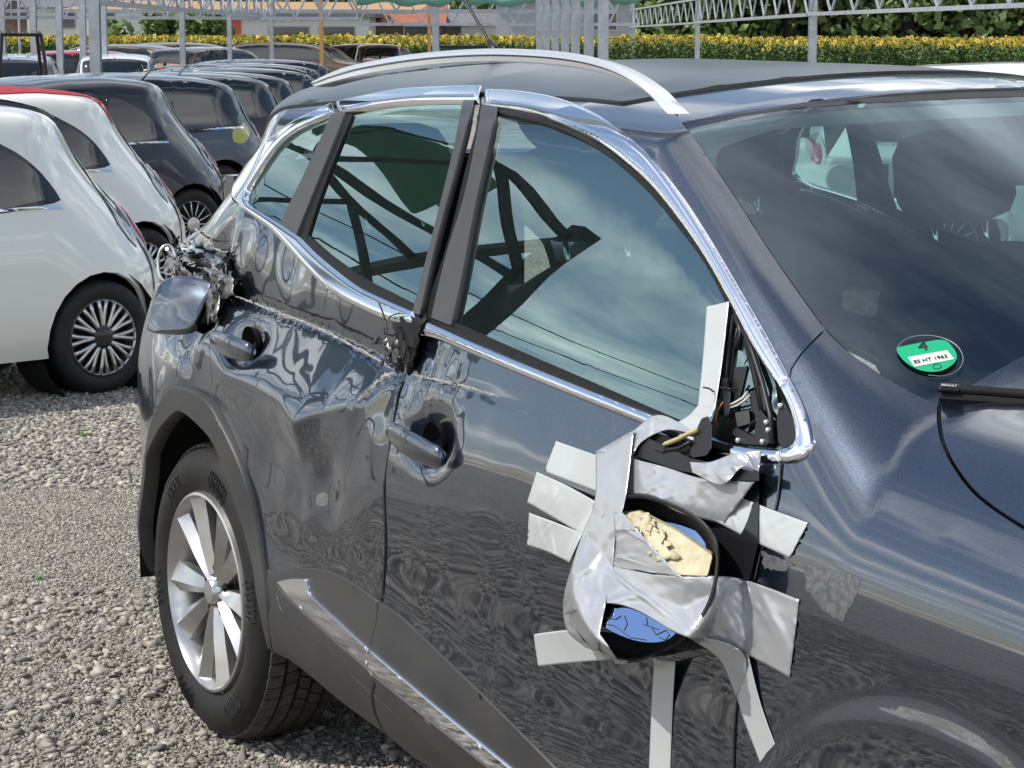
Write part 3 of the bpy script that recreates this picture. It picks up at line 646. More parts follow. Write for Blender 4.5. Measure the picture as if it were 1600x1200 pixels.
pan('chrome_strip', C((581, 1014), (690, 1106), (804, 1199), (870, 1256))+C((840, 1250), (777, 1199), (720, 1154), (606, 1064), (581, 1041)), 'chrome', sp=.011, off=.009, parent=door_f, bev=.002, gap=.001)
pan('sill_bevel', C((438, 914), (462, 940), (520, 992), (579, 1042), (590, 1056))+C((592, 1070), (588, 1079))+C((588, 1079), (519, 1016), (453, 959), (438, 914)), 'plastic', sp=.010, off=.012, parent=door_r, bev=.003)
pan('sill_bevel', C((590, 1053), (606, 1066), (720, 1156), (777, 1201), (860, 1266))+C((800, 1262), (726, 1199), (592, 1081))+C((592, 1081), (596, 1068)), 'plastic', sp=.012, off=.012, parent=door_f, bev=.003)
pan('sill_cladding', C((438, 930), (453, 961), (519, 1018), (586, 1081))+C((586, 1081), (590, 1108), (603, 1138))+C((603, 1138), (540, 1092), (471, 1036), (433, 1014))+C((432, 1010), (426, 960), (438, 930)), 'plastic', sp=.010, off=.010, parent=door_r, bev=.003)
pan('sill_cladding', C((590, 1083), (726, 1201), (800, 1264))+C((740, 1246), (675, 1197), (606, 1139))+C((606, 1139), (594, 1108), (590, 1083)), 'plastic', sp=.012, off=.010, parent=door_f, bev=.003)
pan('rocker', [XZ(.48, .27), XZ(1.3, .27), XZ(2.3, .27), XZ(2.3, .46), XZ(1.3, .42), XZ(.9, .43), XZ(.5, .46)], 'plastic', sp=.04, off=-.022, thick=.01)
mb = MB(); mb.box((1.35, .30, .31), (1.6, .25, .05)); mb.build('underside', M['dark'], suv)
# wheel arch trim + liner
arch_i = [(254, 809), (246, 775), (241, 744), (237, 719), (242, 693), (257, 665), (276, 645), (291, 643), (308, 653), (325, 673), (342, 699), (359, 741), (376, 795), (387, 829), (401, 886), (409, 940), (428, 1012)]
arch_out = [(252, 818), (240, 780), (231, 735), (231, 700), (242, 659), (252, 631), (265, 614), (288, 607), (308, 612), (327, 628), (353, 670), (376, 719), (395, 775), (407, 829), (414, 886), (420, 929), (432, 1012)]
def xzp(p):  # arch outline in the car's own side elevation, seen square on
    return [(a[0], a[1]) for a in p]
ro = [pxz(*p) for p in cr([(242, 659), (265, 614), (288, 607), (327, 628), (353, 670), (376, 719), (395, 775), (407, 829), (414, 886), (420, 929), (430, 1010)], 4)]
ri = [pxz(*p) for p in cr([(257, 665), (276, 645), (291, 643), (325, 673), (342, 699), (359, 741), (376, 795), (387, 829), (401, 886), (409, 940), (424, 1010)], 4)]
cx0 = .02
aro = [XZ(*p) for p in ro]; ari = [XZ(*p) for p in ri]
rear_o = [(-.34, .60), (-.42, .50), (-.46, .40), (-.47, .30)]; rear_i = [(-.30, .62), (-.36, .52), (-.41, .42), (-.43, .30)]
pan('arch_trim', [XZ(*p) for p in rear_o[::-1]]+aro+ari[::-1]+[XZ(*p) for p in rear_i], 'plastic', sp=.010, off=.010, thick=.035, bev=.004)
mb = MB(); V = []; n = 26
for i in range(n+1):
    a = R(-5)+i*R(192)/n
    for y in (.04, .10, .50): V.append((.0+.43*math.cos(a), y, .345+.43*math.sin(a)))
F = [(i*3+j, i*3+j+1, i*3+j+4, i*3+j+3) for i in range(n) for j in range(2)]
mk('arch_liner', V, F, M['dark'], suv)

# ---- wheel
def suv_wheel(parent, x, y, side_=1, name='wheel'):
    w = empty(name, (x, y, .345), parent=parent)  # outer face towards -y
    Rt, W2 = .345, .215
    prof = [(.232, .018), (.236, .006), (.250, -.002), (.272, -.010), (.295, -.010), (.315, -.003), (.328, .008), (.336, .020), (.3405, .034), (.3405, W2-.034), (.330, W2-.010), (.290, W2+.008), (.240, W2-.01), (.215, W2-.03)]
    MB().lathe(prof, 72).build('tyre', M['tyre'], w, sharp=40)
    t = MB(); nb = 64; ribs = [(.020, .052), (.060, .088), (.096, .122), (.130, .158), (.166, .196)]
    for k in range(nb):
        for j, (a, b) in enumerate(ribs):
            th = 2*math.pi*(k+(.35 if j % 2 else 0))/nb; dth = 2*math.pi/nb*.86; sk = (.25 if j < 2 else -.25)*2*math.pi/nb
            V = []
            for yy, s2, in ((a, 0), (b, sk)):
                for tt in (th+s2, th+s2+dth):
                    rr = Rt+.004 if .04 < yy < .18 else Rt-.003
                    V += [((.334)*math.cos(tt), yy, .334*math.sin(tt)), (rr*math.cos(tt), yy, rr*math.sin(tt))]
            t.add(V, [(1, 3, 7, 5), (0, 1, 5, 4), (2, 6, 7, 3), (0, 2, 3, 1), (4, 5, 7, 6)])
    o = t.build('tread_blocks', M['tread'], w); o['kind'] = 'stuff'
    # chevron shoulder mouldings and raised lettering band
    t = MB()
    for k0 in range(6):
        for k in range(7):
            a0 = k0*math.pi/3+k*.045
            for sg in (1, -1):
                pts = [(.262+.012*(k % 2), a0), (.285, a0+.03*sg), (.308, a0+.012*sg)]
                P3 = [(r_*math.cos(a), -.012+(.004 if r_ > .3 else 0), r_*math.sin(a)) for r_, a in pts]; t.tube(P3, .0012, 4)
    t.build('sidewall_pattern', M['tyre'], w)['kind'] = 'stuff'
    rim = MB().lathe([(.236, .010), (.232, -.004), (.226, -.006), (.220, .004), (.212, .030), (.205, .07), (.200, .18)], 72).build('rim', M['alloy'], w, sharp=35)
    MB().lathe([(.0, .085), (.19, .085), (.19, .10)], 40).build('brake_disc', M['iron'], rim)
    MB().lathe([(.0, .12), (.205, .12)], 40).build('wheel_back', M['dark'], rim)
    for k in range(5):
        a = R(90+36)+k*2*math.pi/5
        V = []; F = []
        # paired blade spoke: radial stations (r, half-width, inner-gap half, depth)
        st = [(.036, .025, .000, .020), (.070, .040, .003, .015), (.110, .058, .008, .011), (.155, .078, .015, .009), (.198, .096, .022, .006), (.223, .104, .026, .003)]
        for sg in (1, -1):
            base = len(V)
            for (r_, hw, ig, dp) in st:
                for (u, dz) in ((ig, dp+.016), ((ig+hw)*.42, dp-.004), (hw, dp+.012), (hw, dp+.035), (ig, dp+.035)):
                    V.append((r_*math.cos(a)-sg*u*math.sin(a), dz, r_*math.sin(a)+sg*u*math.cos(a)))
            for i in range(len(st)-1):
                for j in range(5):
                    p = base+i*5+j; q = base+i*5+(j+1) % 5; f = (p, q, q+5, p+5); F.append(f if sg > 0 else f[::-1])
        mk('spoke', V, F, M['alloy'], rim, True, 30)
    MB().lathe([(.0, .006), (.026, .007), (.030, .011), (.034, .030)], 28).build('centre_cap', M['alloy'], rim, sharp=35)
    for k in range(5):
        a = R(90)+k*2*math.pi/5; MB().lathe([(.0, .022), (.007, .022), (.009, .026), (.012, .027), (.013, .045)], 10, c=(.055*math.cos(a), 0, .055*math.sin(a))).build('wheel_bolt', M['rubber'], rim, sharp=35)
    return w
suv_wheel(suv, 0.0, .040)
w2 = suv_wheel(suv, 2.72, .060); w2.scale = (.9, 1, .9); w2.location.z = .31
for (x) in (0., 2.72):
    o = MB().lathe([(.2, .0), (.33, .0), (.345, .03), (.345, .19), (.33, .215)], 32, c=(x, WID-.25, .345)).build('far_wheel', M['tyre'], suv, sharp=35)

# ---- roof rail, antenna
def rail(mirr):
    t = empty('roof_rail', parent=suv)
    top_ = cr([(495, 127), (525, 112), (560, 100), (640, 85), (760, 76), (880, 81), (960, 99), (1020, 134), (1058, 174)], 6)
    low = cr([(498, 136), (545, 124), (600, 113), (700, 101), (800, 98), (900, 106), (970, 123), (1015, 147), (1050, 178)], 6)
    V = []
    for i, (a, b) in enumerate(zip(top_, low)):
        k = i/(len(top_)-1); y = .262+.02*math.sin(math.pi*k); lo_ = onY(b[0], b[1], y); hi_ = onY(a[0], a[1], y+.018)
        for (dy, q) in ((.000, 0.), (-.006, .12), (-.007, .42), (.003, .50), (-.006, .60), (.004, .93), (.018, 1.0), (.036, .8), (.036, .0)):
            p = lo_+(hi_-lo_)*q; V.append((p[0], WID-(y+dy) if mirr else y+dy, p[2]))
    n = len(top_); F = [(i*9+j, i*9+(j+1) % 9, (i+1)*9+(j+1) % 9, (i+1)*9+j) for i in range(n-1) for j in range(9)]
    F += [tuple(range(9)), tuple((n-1)*9+j for j in range(9))]
    mk('rail_bar', V, F, M['satin'], t, True, 50)
rail(False)
a0 = np.array([-.18, WID/2, 1.565]); a1 = np.array([-.50, WID/2, 1.82])
an = MB(); an.tube([a0, a0+(a1-a0)*.15], [.018, .008]); an.tube([a0+(a1-a0)*t for t in np.linspace(.1, 1, 14)], .004, 6); an.build('roof_antenna', M['black'], suv, smooth=True)

# ---- door handles
def handle(par, cpx, axis_px, name):
    (x0, y0), (x1, y1) = axis_px
    n = 14; V = []; P0 = at(x0, y0, 0); P1 = at(x1, y1, 0)
    ax = (P1-P0); Ln = np.linalg.norm(ax); ax /= Ln; up = np.cross(ax, [0, -1, 0]); up /= np.linalg.norm(up); up *= np.sign(up[2])
    for i in range(n+1):
        t = i/n; c = P0+ax*Ln*t; yy = -.016-.010*math.sin(math.pi*t); hw = .0195+.0070*math.sin(math.pi*min(1, t*1.0))-.004*(t < .02)-.006*(t > .97)
        for k in range(12):
            a = 2*math.pi*k/12; V.append(c+up*hw*math.sin(a)+np.array([0, 1, 0])*(yy+.010*math.cos(a)*(-1)))
    F = [(i*12+k, i*12+(k+1) % 12, (i+1)*12+(k+1) % 12, (i+1)*12+k) for i in range(n) for k in range(12)]+[tuple(range(12)), tuple(n*12+k for k in range(12))]
    mk(name, V, F, M['suv'], par)
    # dark mouth of the cup behind the grip
    V = []; q = 20; cc = at(*cpx, 0)
    for k in range(q):
        a = 2*math.pi*k/q; V.append(cc+ax*.040*math.cos(a)+up*.036*math.sin(a)+np.array([0, .010, 0]))
    for k in range(q):
        a = 2*math.pi*k/q; V.append(cc+ax*.034*math.cos(a)+up*.030*math.sin(a)+np.array([0, .030, 0]))
    V.append(cc+np.array([0, .034, 0]))
    F = [(k, (k+1) % q, q+(k+1) % q, q+k) for k in range(q)]+[(q+k, q+(k+1) % q, 2*q) for k in range(q)]
    mk('handle_recess', V, F, M['rubber'], par)
handle(door_r, (382, 536), ((344, 528), (404, 550)), 'door_handle')
handle(door_f, (668, 691), ((622, 672), (704, 716)), 'door_handle')

# ---- ragged metal helper
def shred(name, pts, m, parent, amp=.012, n=10, seed=1, thick=.0015):
    """crumpled sheet over a quad of 3-D corners"""
    r = np.random.default_rng(seed); a, b, c, d = [np.array(p, float) for p in pts]; V = []
    for i in range(n+1):
        for j in range(n+1):
            u, v = i/n, j/n; u2 = u+(r.uniform(-.3, .3)/n); v2 = v+(r.uniform(-.3, .3)/n)
            p = a*(1-u2)*(1-v2)+b*u2*(1-v2)+c*u2*v2+d*(1-u2)*v2; V.append(p+r.normal(0, amp, 3)*(.5+r.random()))
    F = [(i*(n+1)+j, (i+1)*(n+1)+j, (i+1)*(n+1)+j+1, i*(n+1)+j+1) for i in range(n) for j in range(n) if r.random() > .05]
    o = mk(name, V, F, m, parent, True, 38); md = o.modifiers.new('solid', 'SOLIDIFY'); md.thickness = thick; return o
# cavity liner and torn pieces at the quarter
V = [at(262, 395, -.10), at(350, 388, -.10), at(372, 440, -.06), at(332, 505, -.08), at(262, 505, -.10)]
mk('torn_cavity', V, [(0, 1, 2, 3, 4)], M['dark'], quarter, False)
torn = [((322, 402), (352, 398), (358, 440), (330, 452), -.02, 'suv'), ((330, 425), (362, 425), (368, 462), (338, 470), -.005, 'raw'), ((318, 440), (345, 445), (342, 500), (326, 505), -.01, 'raw'),
        ((262, 398), (288, 408), (285, 438), (258, 430), -.03, 'raw'), ((268, 420), (318, 430), (316, 446), (272, 440), -.03, 'black'),
        ((270, 372), (300, 372), (320, 396), (276, 404), -.01, 'suv')]
for i, (a, b, c, d, off, m) in enumerate(torn):
    shred('torn_metal', [at(*a, off), at(*b, off+.008), at(*c, off), at(*d, off-.01)], M[m], quarter, amp=.0026, n=6, seed=50+i)
r_ = np.random.default_rng(5)
def jag(name, pl, offs, w, m, parent, seed, amp=.004, n=40, tw=.006):
    """ragged ridge following picked points"""
    r = np.random.default_rng(seed); P = cr(pl, 8); V = []; m_ = len(P)
    for i, (px, py) in enumerate(P):
        c = at(px, py, offs); k = math.sin(math.pi*i/(m_-1))**.4
        for j, q in enumerate((-1, -.35, .3, 1)):
            V.append(c+np.array([r.normal(0, amp*.5), -abs(r.normal(0, tw))*(1-abs(q))*k, q*w*k+r.normal(0, amp)*k]))
    F = [(i*4+j, (i+1)*4+j, (i+1)*4+j+1, i*4+j+1) for i in range(m_-1) for j in range(3) if r.random() > .04]
    return mk(name, V, F, m, parent, False)
jag('scraped_edge', [(366, 462), (400, 475), (440, 491), (500, 514), (533, 531), (583, 558), (618, 580)], .001, .0036, M['scratch'], door_r, 3, .0013, tw=.0018)
jag('scraped_edge', [(618, 582), (596, 592), (575, 612), (556, 628)], .000, .006, M['scratch'], door_r, 4, .0022, tw=.003)
jag('torn_edge', [(628, 510), (622, 535), (628, 560), (620, 585)], -.014, .010, M['raw'], door_r, 5, .005, tw=.012)
jag('torn_edge', [(606, 512), (604, 535), (612, 555), (608, 575)], -.010, .008, M['raw'], door_r, 6, .004, tw=.008)
jag('scraped_edge', [(645, 585), (690, 596), (740, 608), (780, 620)], .000, .0032, M['scratch'], door_f, 7, .0011, tw=.0012)
jag('torn_edge', [(340, 395), (352, 402), (346, 425), (352, 445), (340, 462), (330, 500)], -.004, .008, M['raw'], quarter, 8, .005, tw=.014)
jag('torn_edge', [(272, 395), (290, 425), (318, 436)], -.006, .006, M['raw'], quarter, 9, .004, tw=.010)
jag('torn_edge', [(300, 352), (330, 382), (352, 395), (372, 380)], -.012, .003, M['scratch'], quarter, 10, .002, tw=.006)
# black weatherstrip torn out at the foot of the door post
shred('torn_weatherstrip', [at(630, 498, .004), at(668, 492, .01), at(655, 545, .01), at(640, 590, -.01)], M['rubber'], door_r, .003, 6, 61, .004)
shred('torn_weatherstrip', [at(622, 505, -.01), at(640, 500, .0), at(642, 560, .0), at(628, 585, -.02)], M['rubber'], door_r, .004, 6, 62, .003)
for k in range(9):
    x0, y0 = 598+r_.uniform(0, 34), 520+r_.uniform(0, 55); p = [at(x0, y0, -.02)]
    for q in range(4): p.append(p[-1]+np.array([r_.normal(0, .012), r_.normal(-.002, .006), r_.normal(0, .014)]))
    MB().tube(p, .0018, 5).build('torn_strand', M['raw'] if k % 2 else M['black'], door_r)
# rear lamp remains at the corner: wiring, broken housing, pale ring
for k in range(15):
    x0, y0 = r_.uniform(262, 284), r_.uniform(358, 425); p = [at(276, y0, -.01)+_r*(x0-276)/FPX*5.4]
    for q in range(3): p.append(p[-1]+r_.normal(0, .007, 3))
    MB().tube(p, r_.uniform(.0015, .0045), 5).build('broken_lamp_fragment', M[['black', 'rubber', 'raw', 'satin', 'black'][k % 5]], quarter)
c = at(278, 412, -.02)-_r*.026; pts = [c+_r*.022*math.cos(a)*(1.0)+_u*.044*math.sin(a)-_d*.004*math.cos(3*a) for a in np.linspace(.3, 5.9, 26)]
MB().tube(pts, .004, 8).build('lamp_ring', M['satin'], quarter, smooth=True)
# fuel flap hanging open
fl = cr([(231, 498), (228, 514), (246, 519), (285, 519), (304, 508), (322, 468), (330, 446), (322, 438), (300, 432), (272, 432), (252, 442), (238, 470), (231, 498)], 3)[:-1]
fc = np.array([279, 477.]); q0 = at(300, 480, 0.03)
def flp(px, py, o):  # plane through q0 facing the camera side and upward
    nrm = np.array([.28, -.86, .42]); nrm /= np.linalg.norm(nrm); v = ray(px, py); t = ((q0-CAM) @ nrm)/(v @ nrm); p = CAM+v*t
    k = ((px-fc[0])/50)**2+((py-fc[1])/45)**2; return p+nrm*(o+.012*max(0, 1-k)+.004*math.exp(-(((px-278)/38)**2+((py-458)/26)**2)**2))
V = []; F = []; n = len(fl); rings = [1.0, .97, .88, .75, .6, .45, .3, .15]
for ri_, k in enumerate(rings):
    for (x, y) in fl: V.append(flp(fc[0]+(x-fc[0])*k, fc[1]+(y-fc[1])*k, -.003 if ri_ == 0 else 0))
V.append(flp(fc[0], fc[1], 0))
for i in range(len(rings)-1): F += [(i*n+j, i*n+(j+1) % n, (i+1)*n+(j+1) % n, (i+1)*n+j) for j in range(n)]
F += [((len(rings)-1)*n+j, (len(rings)-1)*n+(j+1) % n, len(V)-1) for j in range(n)]
b0 = len(V); V += [flp(x, y, -.016) for x, y in fl]; F += [(b0+j, b0+(j+1) % n, (j+1) % n, j) for j in range(n)]; F += [tuple(b0+j for j in range(n))[::-1]]
mk('fuel_flap', V, F, M['suv'], suv, True, 50)

# ---- bared mirror mounting in the front corner of the door
mm = empty('mirror_mounting', parent=suv)
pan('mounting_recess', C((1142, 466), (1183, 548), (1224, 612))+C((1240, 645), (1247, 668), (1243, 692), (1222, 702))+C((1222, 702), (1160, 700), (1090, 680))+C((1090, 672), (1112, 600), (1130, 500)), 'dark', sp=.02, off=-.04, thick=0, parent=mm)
pan('corner_trim', C((1222, 625), (1236, 650), (1244, 672), (1240, 692), (1222, 700))+C((1216, 690), (1214, 650), (1222, 625)), 'black', sp=.01, off=.000, parent=mm)
def rod(name, pts, r, m, par, n=8): return MB().tube([at(*p) for p in pts], r, n).build(name, M[m], par, smooth=True)
rod('mounting_rib', [(1139, 486, -.002), (1130, 540, -.002), (1122, 590, -.002), (1112, 645, -.002)], .004, 'black', mm)
rod('mounting_rib', [(1133, 500, -.012), (1124, 560, -.012), (1115, 620, -.012)], .005, 'rubber', mm)
rod('mounting_rib', [(1146, 492, -.01), (1140, 530, -.012), (1135, 580, -.012), (1130, 630, -.01)], .0035, 'black', mm)
rod('mounting_rib', [(1160, 510, -.004), (1176, 550, -.004), (1192, 600, -.004), (1204, 650, -.004), (1206, 692, -.004)], .0045, 'black', mm)
rod('mounting_rib', [(1166, 530, -.015), (1180, 585, -.015), (1194, 650, -.015)], .006, 'rubber', mm)
rod('mounting_rib', [(1150, 492, -.006), (1158, 520, -.008), (1150, 545, -.01)], .005, 'black', mm)
def plate(name, pts, off, m, par, th=.006):
    A = [at(x, y, off) for x, y in pts]; B = [at(x, y, off-th) for x, y in pts]; n = len(A)
    o = mk(name, A+B, [tuple(range(n)), tuple(range(n, 2*n))[::-1]]+[(i, n+i, n+(i+1) % n, (i+1) % n) for i in range(n)], M[m], par, False)
    md = o.modifiers.new('b', 'BEVEL'); md.width = .0012; md.segments = 2; return o
plate('mounting_plate', [(1157, 532), (1172, 548), (1176, 590), (1150, 600), (1146, 570)], -.018, 'plastic', mm)
plate('mounting_plate', [(1146, 574), (1168, 572), (1152, 640), (1143, 628)], -.012, 'black', mm)
plate('mounting_bracket', [(1143, 676), (1150, 668), (1178, 682), (1182, 655), (1188, 640), (1200, 655), (1204, 690), (1196, 697), (1160, 694)], .000, 'black', mm, .012)
plate('mounting_bracket', [(1170, 615), (1190, 600), (1196, 640), (1186, 660), (1174, 640)], -.010, 'black', mm, .01)
plate('connector', [(1128, 610), (1142, 608), (1140, 645), (1132, 650)], .002, 'black', mm, .012)
plate('connector', [(1148, 645), (1170, 640), (1172, 662), (1152, 668)], -.006, 'plastic', mm, .010)
plate('connector', [(1122, 592), (1138, 590), (1136, 608), (1124, 612)], .004, 'rubber', mm, .010)
M['wire_o'] = mat('orange_wire', (.5, .11, .04), .5); M['wire_w'] = mat('pale_wire', (.6, .6, .55), .5)
rod('wire', [(1130, 628, .0), (1122, 640, .004), (1118, 655, .002), (1120, 668, -.01)], .0016, 'wire_o', mm, 6)
rod('wire', [(1142, 632, .0), (1152, 627, .004), (1160, 622, .002), (1168, 612, -.01)], .0018, 'wire_w', mm, 6)
rod('wire', [(1142, 637, .0), (1153, 633, .004), (1163, 626, .002), (1172, 618, -.01)], .0016, 'wire_w', mm, 6)
for k in range(16):
    x0, y0 = r_.uniform(1118, 1195), r_.uniform(560, 690); p = [at(x0, y0, -.02)]
    for q in range(4): p.append(p[-1]+r_.normal(0, .009, 3))
    MB().tube(p, r_.uniform(.0012, .003), 6).build('cable', M['black' if k % 3 else 'rubber'], mm, smooth=True)
for (x, y) in ((1218, 634), (1196, 660), (1199, 672), (1152, 688), (1190, 690)):
    p = at(x, y, .006); MB().lathe([(0, -.002), (.003, -.002), (.004, .0), (.004, .004)], 10, c=p).build('screw', M['satin'], mm, smooth=True)

# ---- the wing mirror hanging upside down on the door
mir = empty('wing_mirror', parent=suv)
hs = cr([(975, 772), (1010, 772), (1060, 790), (1100, 815), (1122, 850), (1124, 890), (1112, 940), (1085, 985), (1050, 1012), (1018, 1027), (985, 1036), (950, 1024), (910, 1000), (884, 968), (884, 930), (900, 870), (935, 810), (975, 772)], 4)[:-1]
hc = np.array([1003, 905.]); n = len(hs)
def hd(y): return .085+.05*(y-780)/260
V = []; F = []
lev = [(.945, .000), (.975, .004), (1.0, -.006), (1.0, -.02), (.96, -.05), (.84, -.085), (.6, -.115)]
for k, o in lev:
    for x, y in hs: V.append(at(hc[0]+(x-hc[0])*k, hc[1]+(y-hc[1])*k, 0)*0+at(x, y, 0)*0+(lambda X, Y: at(X, Y, hd(Y)+o))(hc[0]+(x-hc[0])*k, hc[1]+(y-hc[1])*k))
for i in range(len(lev)-1): F += [(i*n+j, i*n+(j+1) % n, (i+1)*n+(j+1) % n, (i+1)*n+j) for j in range(n)]
F.append(tuple((len(lev)-1)*n+j for j in range(n)))
mk('mirror_housing', V, F, M['black'], mir, True, 50)
gl = cr([(962, 815), (990, 806), (1030, 808), (1066, 818), (1092, 832), (1103, 856), (1098, 900), (1080, 950), (1055, 990), (1030, 1003), (990, 1000), (945, 980), (915, 950), (912, 910), (930, 860), (962, 815)], 4)[:-1]
G0 = at(1010, 905, hd(905)-.002); gn = np.array([.06, -.80, .58]); gn /= np.linalg.norm(gn)
def gp(x, y, o=0): v = ray(x, y); return CAM+v*(((G0-CAM) @ gn+o)/(v @ gn))
n = len(gl); V = [gp(x, y) for x, y in gl]+[gp(x, y, -.004) for x, y in gl]
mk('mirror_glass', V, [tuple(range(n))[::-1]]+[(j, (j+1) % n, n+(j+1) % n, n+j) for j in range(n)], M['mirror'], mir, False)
# cracks in the lower part of the glass: dark raised slivers
for k, pl in enumerate([[(936, 972), (960, 978), (985, 996), (1010, 1000)], [(938, 952), (945, 965), (962, 968), (970, 962)], [(1005, 975), (1018, 980), (1025, 992), (1040, 985)], [(1010, 965), (1012, 978), (1030, 984)], [(975, 985), (980, 975), (976, 962)], [(1040, 984), (1046, 992), (1040, 1000), (1030, 996)]]):
    MB().tube([gp(x, y, .0005) for x, y in pl], .0006, 4).build('mirror_crack', M['dark'], mir)
plate('mirror_arm', [(990, 690), (1004, 680), (1080, 716), (1186, 738), (1186, 752), (1140, 750), (1060, 736), (988, 712)], .05, 'black', mir, .05)
plate('mirror_arm_socket', [(990, 688), (1012, 672), (1075, 694), (1090, 716), (1040, 708)], .035, 'rubber', mir, .03)
plate('mirror_pivot', [(1106, 650), (1112, 664), (1112, 700), (1104, 712), (1082, 716), (1078, 706), (1086, 676), (1096, 654)], .045, 'black', mir, .03)
plate('mirror_dark_plate', [(1000, 716), (1180, 742), (1186, 760), (1184, 850), (1172, 905), (1120, 905), (1118, 840), (1060, 800), (985, 768)], .015, 'blackgloss', mir, .012)  # plain black gloss plate filling the dark area beside the mirror
MB().tube([at(1090, 672, .05), at(1075, 678, .052), at(1060, 686, .05), at(1040, 694, .045), at(1030, 704, .04)], .004, 8).build('mirror_cable', mat('yellowish_cable', (.45, .38, .18), .45), mir, smooth=True)
MB().tube([at(1080, 690, .052), at(1062, 700, .052), at(1040, 704, .05)], .003, 8).build('mirror_cable', M['black'], mir, smooth=True)
plate('cable_plug', [(1026, 692), (1040, 696), (1036, 708), (1022, 704)], .055, 'black', mir, .012)

# ---- duct tape strips
def ribbon(label, A, B, offA, offB, m='tape', wr=.0022, wf=55, seed=0, nu=None, nv=10, over=True, grp='duct tape strips holding the mirror'):
    """A and B: matching edge runs of picked points; off: stand-off from the body"""
    q = 64; nv = int(nv*1.6); A = np.array(cr(A, 6)); B = np.array(cr(B, 6)); f = lambda P: np.stack([np.interp(np.linspace(0, 1, q), np.linspace(0, 1, len(P)), P[:, i]) for i in (0, 1)], 1)
    A, B = f(A), f(B); oa = np.interp(np.linspace(0, 1, q), np.linspace(0, 1, len(offA)), offA); ob = np.interp(np.linspace(0, 1, q), np.linspace(0, 1, len(offB)), offB)
    r = np.random.default_rng(seed+900); V = []; 
    creases = [(r.uniform(0, 1), r.uniform(-.5, 1.4), r.uniform(-.7, .7), r.uniform(.018, .06), r.uniform(.4, 1)) for _ in range(9)]
    for i in range(q):
        u = i/(q-1)
        for j in range(nv+1):
            v = j/nv; P = A[i]*(1-v)+B[i]*v; e = 1.4*r.normal() if (i in (0, q-1)) else 0
            h = 0
            for (cu, cv, sl, w, a) in creases:
                dd = (u-cu)+sl*(v-.5)*.6; h += a*wr*math.exp(-(dd/w)**2)*math.exp(-((v-cv)/.5)**2)
            h += wr*(.30*float(gnoise(np.array([P[0]*.022]), np.array([P[1]*.030]), 1, 40+seed)[0])+.22*abs(float(gnoise(np.array([(P[0]+P[1])*.03]), np.array([(P[0]-P[1])*.07]), 1, 70+seed)[0]))+.10*float(gnoise(np.array([P[0]*.13]), np.array([P[1]*.13]), 1, 90+seed)[0]))
            h *= .2+.8*min(1, 5*min(u, 1-u))
            p3 = at(P[0]+e*.8, P[1]+e*.5, (oa[i]*(1-v)+ob[i]*v)+.0012+h)
            if over:
                kx = ((P[0]-1005)/112)**2+((P[1]-905)/125)**2; lift = min(1, max(0, (1.25-kx)/.3)); vv = ray(P[0], P[1]); tt = np.linalg.norm(p3-CAM); tg = ((G0-CAM) @ gn)/(vv @ gn)-.007-h
                p3 = CAM+vv*(tt-max(0, tt-tg)*lift)
            V.append(p3)
    n = nv+1; F = [(i*n+j, i*n+j+1, (i+1)*n+j+1, (i+1)*n+j) for i in range(q-1) for j in range(nv)]
    o = mk('duct_tape_strip', V, F, M[m], None); md = o.modifiers.new('t', 'SOLIDIFY'); md.thickness = .0006; md.offset = 1
    return tag(o, label, 'tape', grp)
Z2 = [0, 0]
ribbon('uppermost of three short grey tape ends on the door left of the mirror', [(869, 689), (900, 700), (935, 712)], [(851, 737), (890, 752), (932, 768)], [.001, .001, .03], [.001, .001, .03], seed=1, wr=.0008)
ribbon('middle of three short grey tape ends on the door, with one curved wrinkle', [(839, 737), (885, 758), (930, 783)], [(824, 785), (870, 812), (915, 838)], [.002, .002, .03], [.002, .002, .03], seed=2, wr=.0035)
ribbon('creased grey tape end on the door, lowest of the three left ends', [(827, 801), (865, 815), (910, 833)], [(824, 852), (855, 862), (890, 879)], [.003, .003, .03], [.003, .003, .03], seed=3, wr=.0040)
ribbon('flat grey tape end on the door left of the mirror underside', [(834, 991), (870, 986), (930, 980)], [(841, 1041), (890, 1036), (965, 1030)], [.001, .001, .02], [.001, .001, .02], seed=4, wr=.0005)
ribbon('narrow vertical tape strip running down the door beneath the mirror', [(1022, 1030), (1018, 1100), (1014, 1200), (1010, 1290)], [(1055, 1032), (1051, 1100), (1047, 1200), (1043, 1290)], [.03, .004, .001, .001], [.03, .004, .001, .001], seed=5, wr=.0006)
ribbon('long slanting tape strip crossing the front door shut line down to the frame edge', [(1150, 1020), (1152, 1092), (1190, 1200), (1215, 1290)], [(1168, 1020), (1190, 1105), (1224, 1200), (1250, 1290)], [.015, .002, .001, .001], [.012, .002, .001, .001], seed=6, wr=.0006)
ribbon('shiny twisted tape tail folding from the mirror underside to the slanting strip', [(1065, 990), (1110, 1018), (1130, 1040), (1150, 1088)], [(1120, 1000), (1150, 1012), (1165, 1030), (1166, 1060)], [.10, .06, .03, .006], [.08, .04, .02, .006], 'tapeshine', seed=7, wr=.003)
ribbon('wide silver tape band across the mirror glass with wrinkled right end on the fender', [(905, 868), (956, 877), (997, 893), (1070, 901), (1121, 900), (1157, 904), (1200, 918), (1249, 937)], [(884, 960), (937, 943), (992, 952), (1057, 989), (1110, 1005), (1162, 1021), (1200, 1040), (1234, 1059)], [.12, .125, .12, .12, .07, .010, .001, .000], [.14, .145, .145, .13, .07, .010, .001, .000], 'tapeshine', seed=18, wr=.010, nv=16)
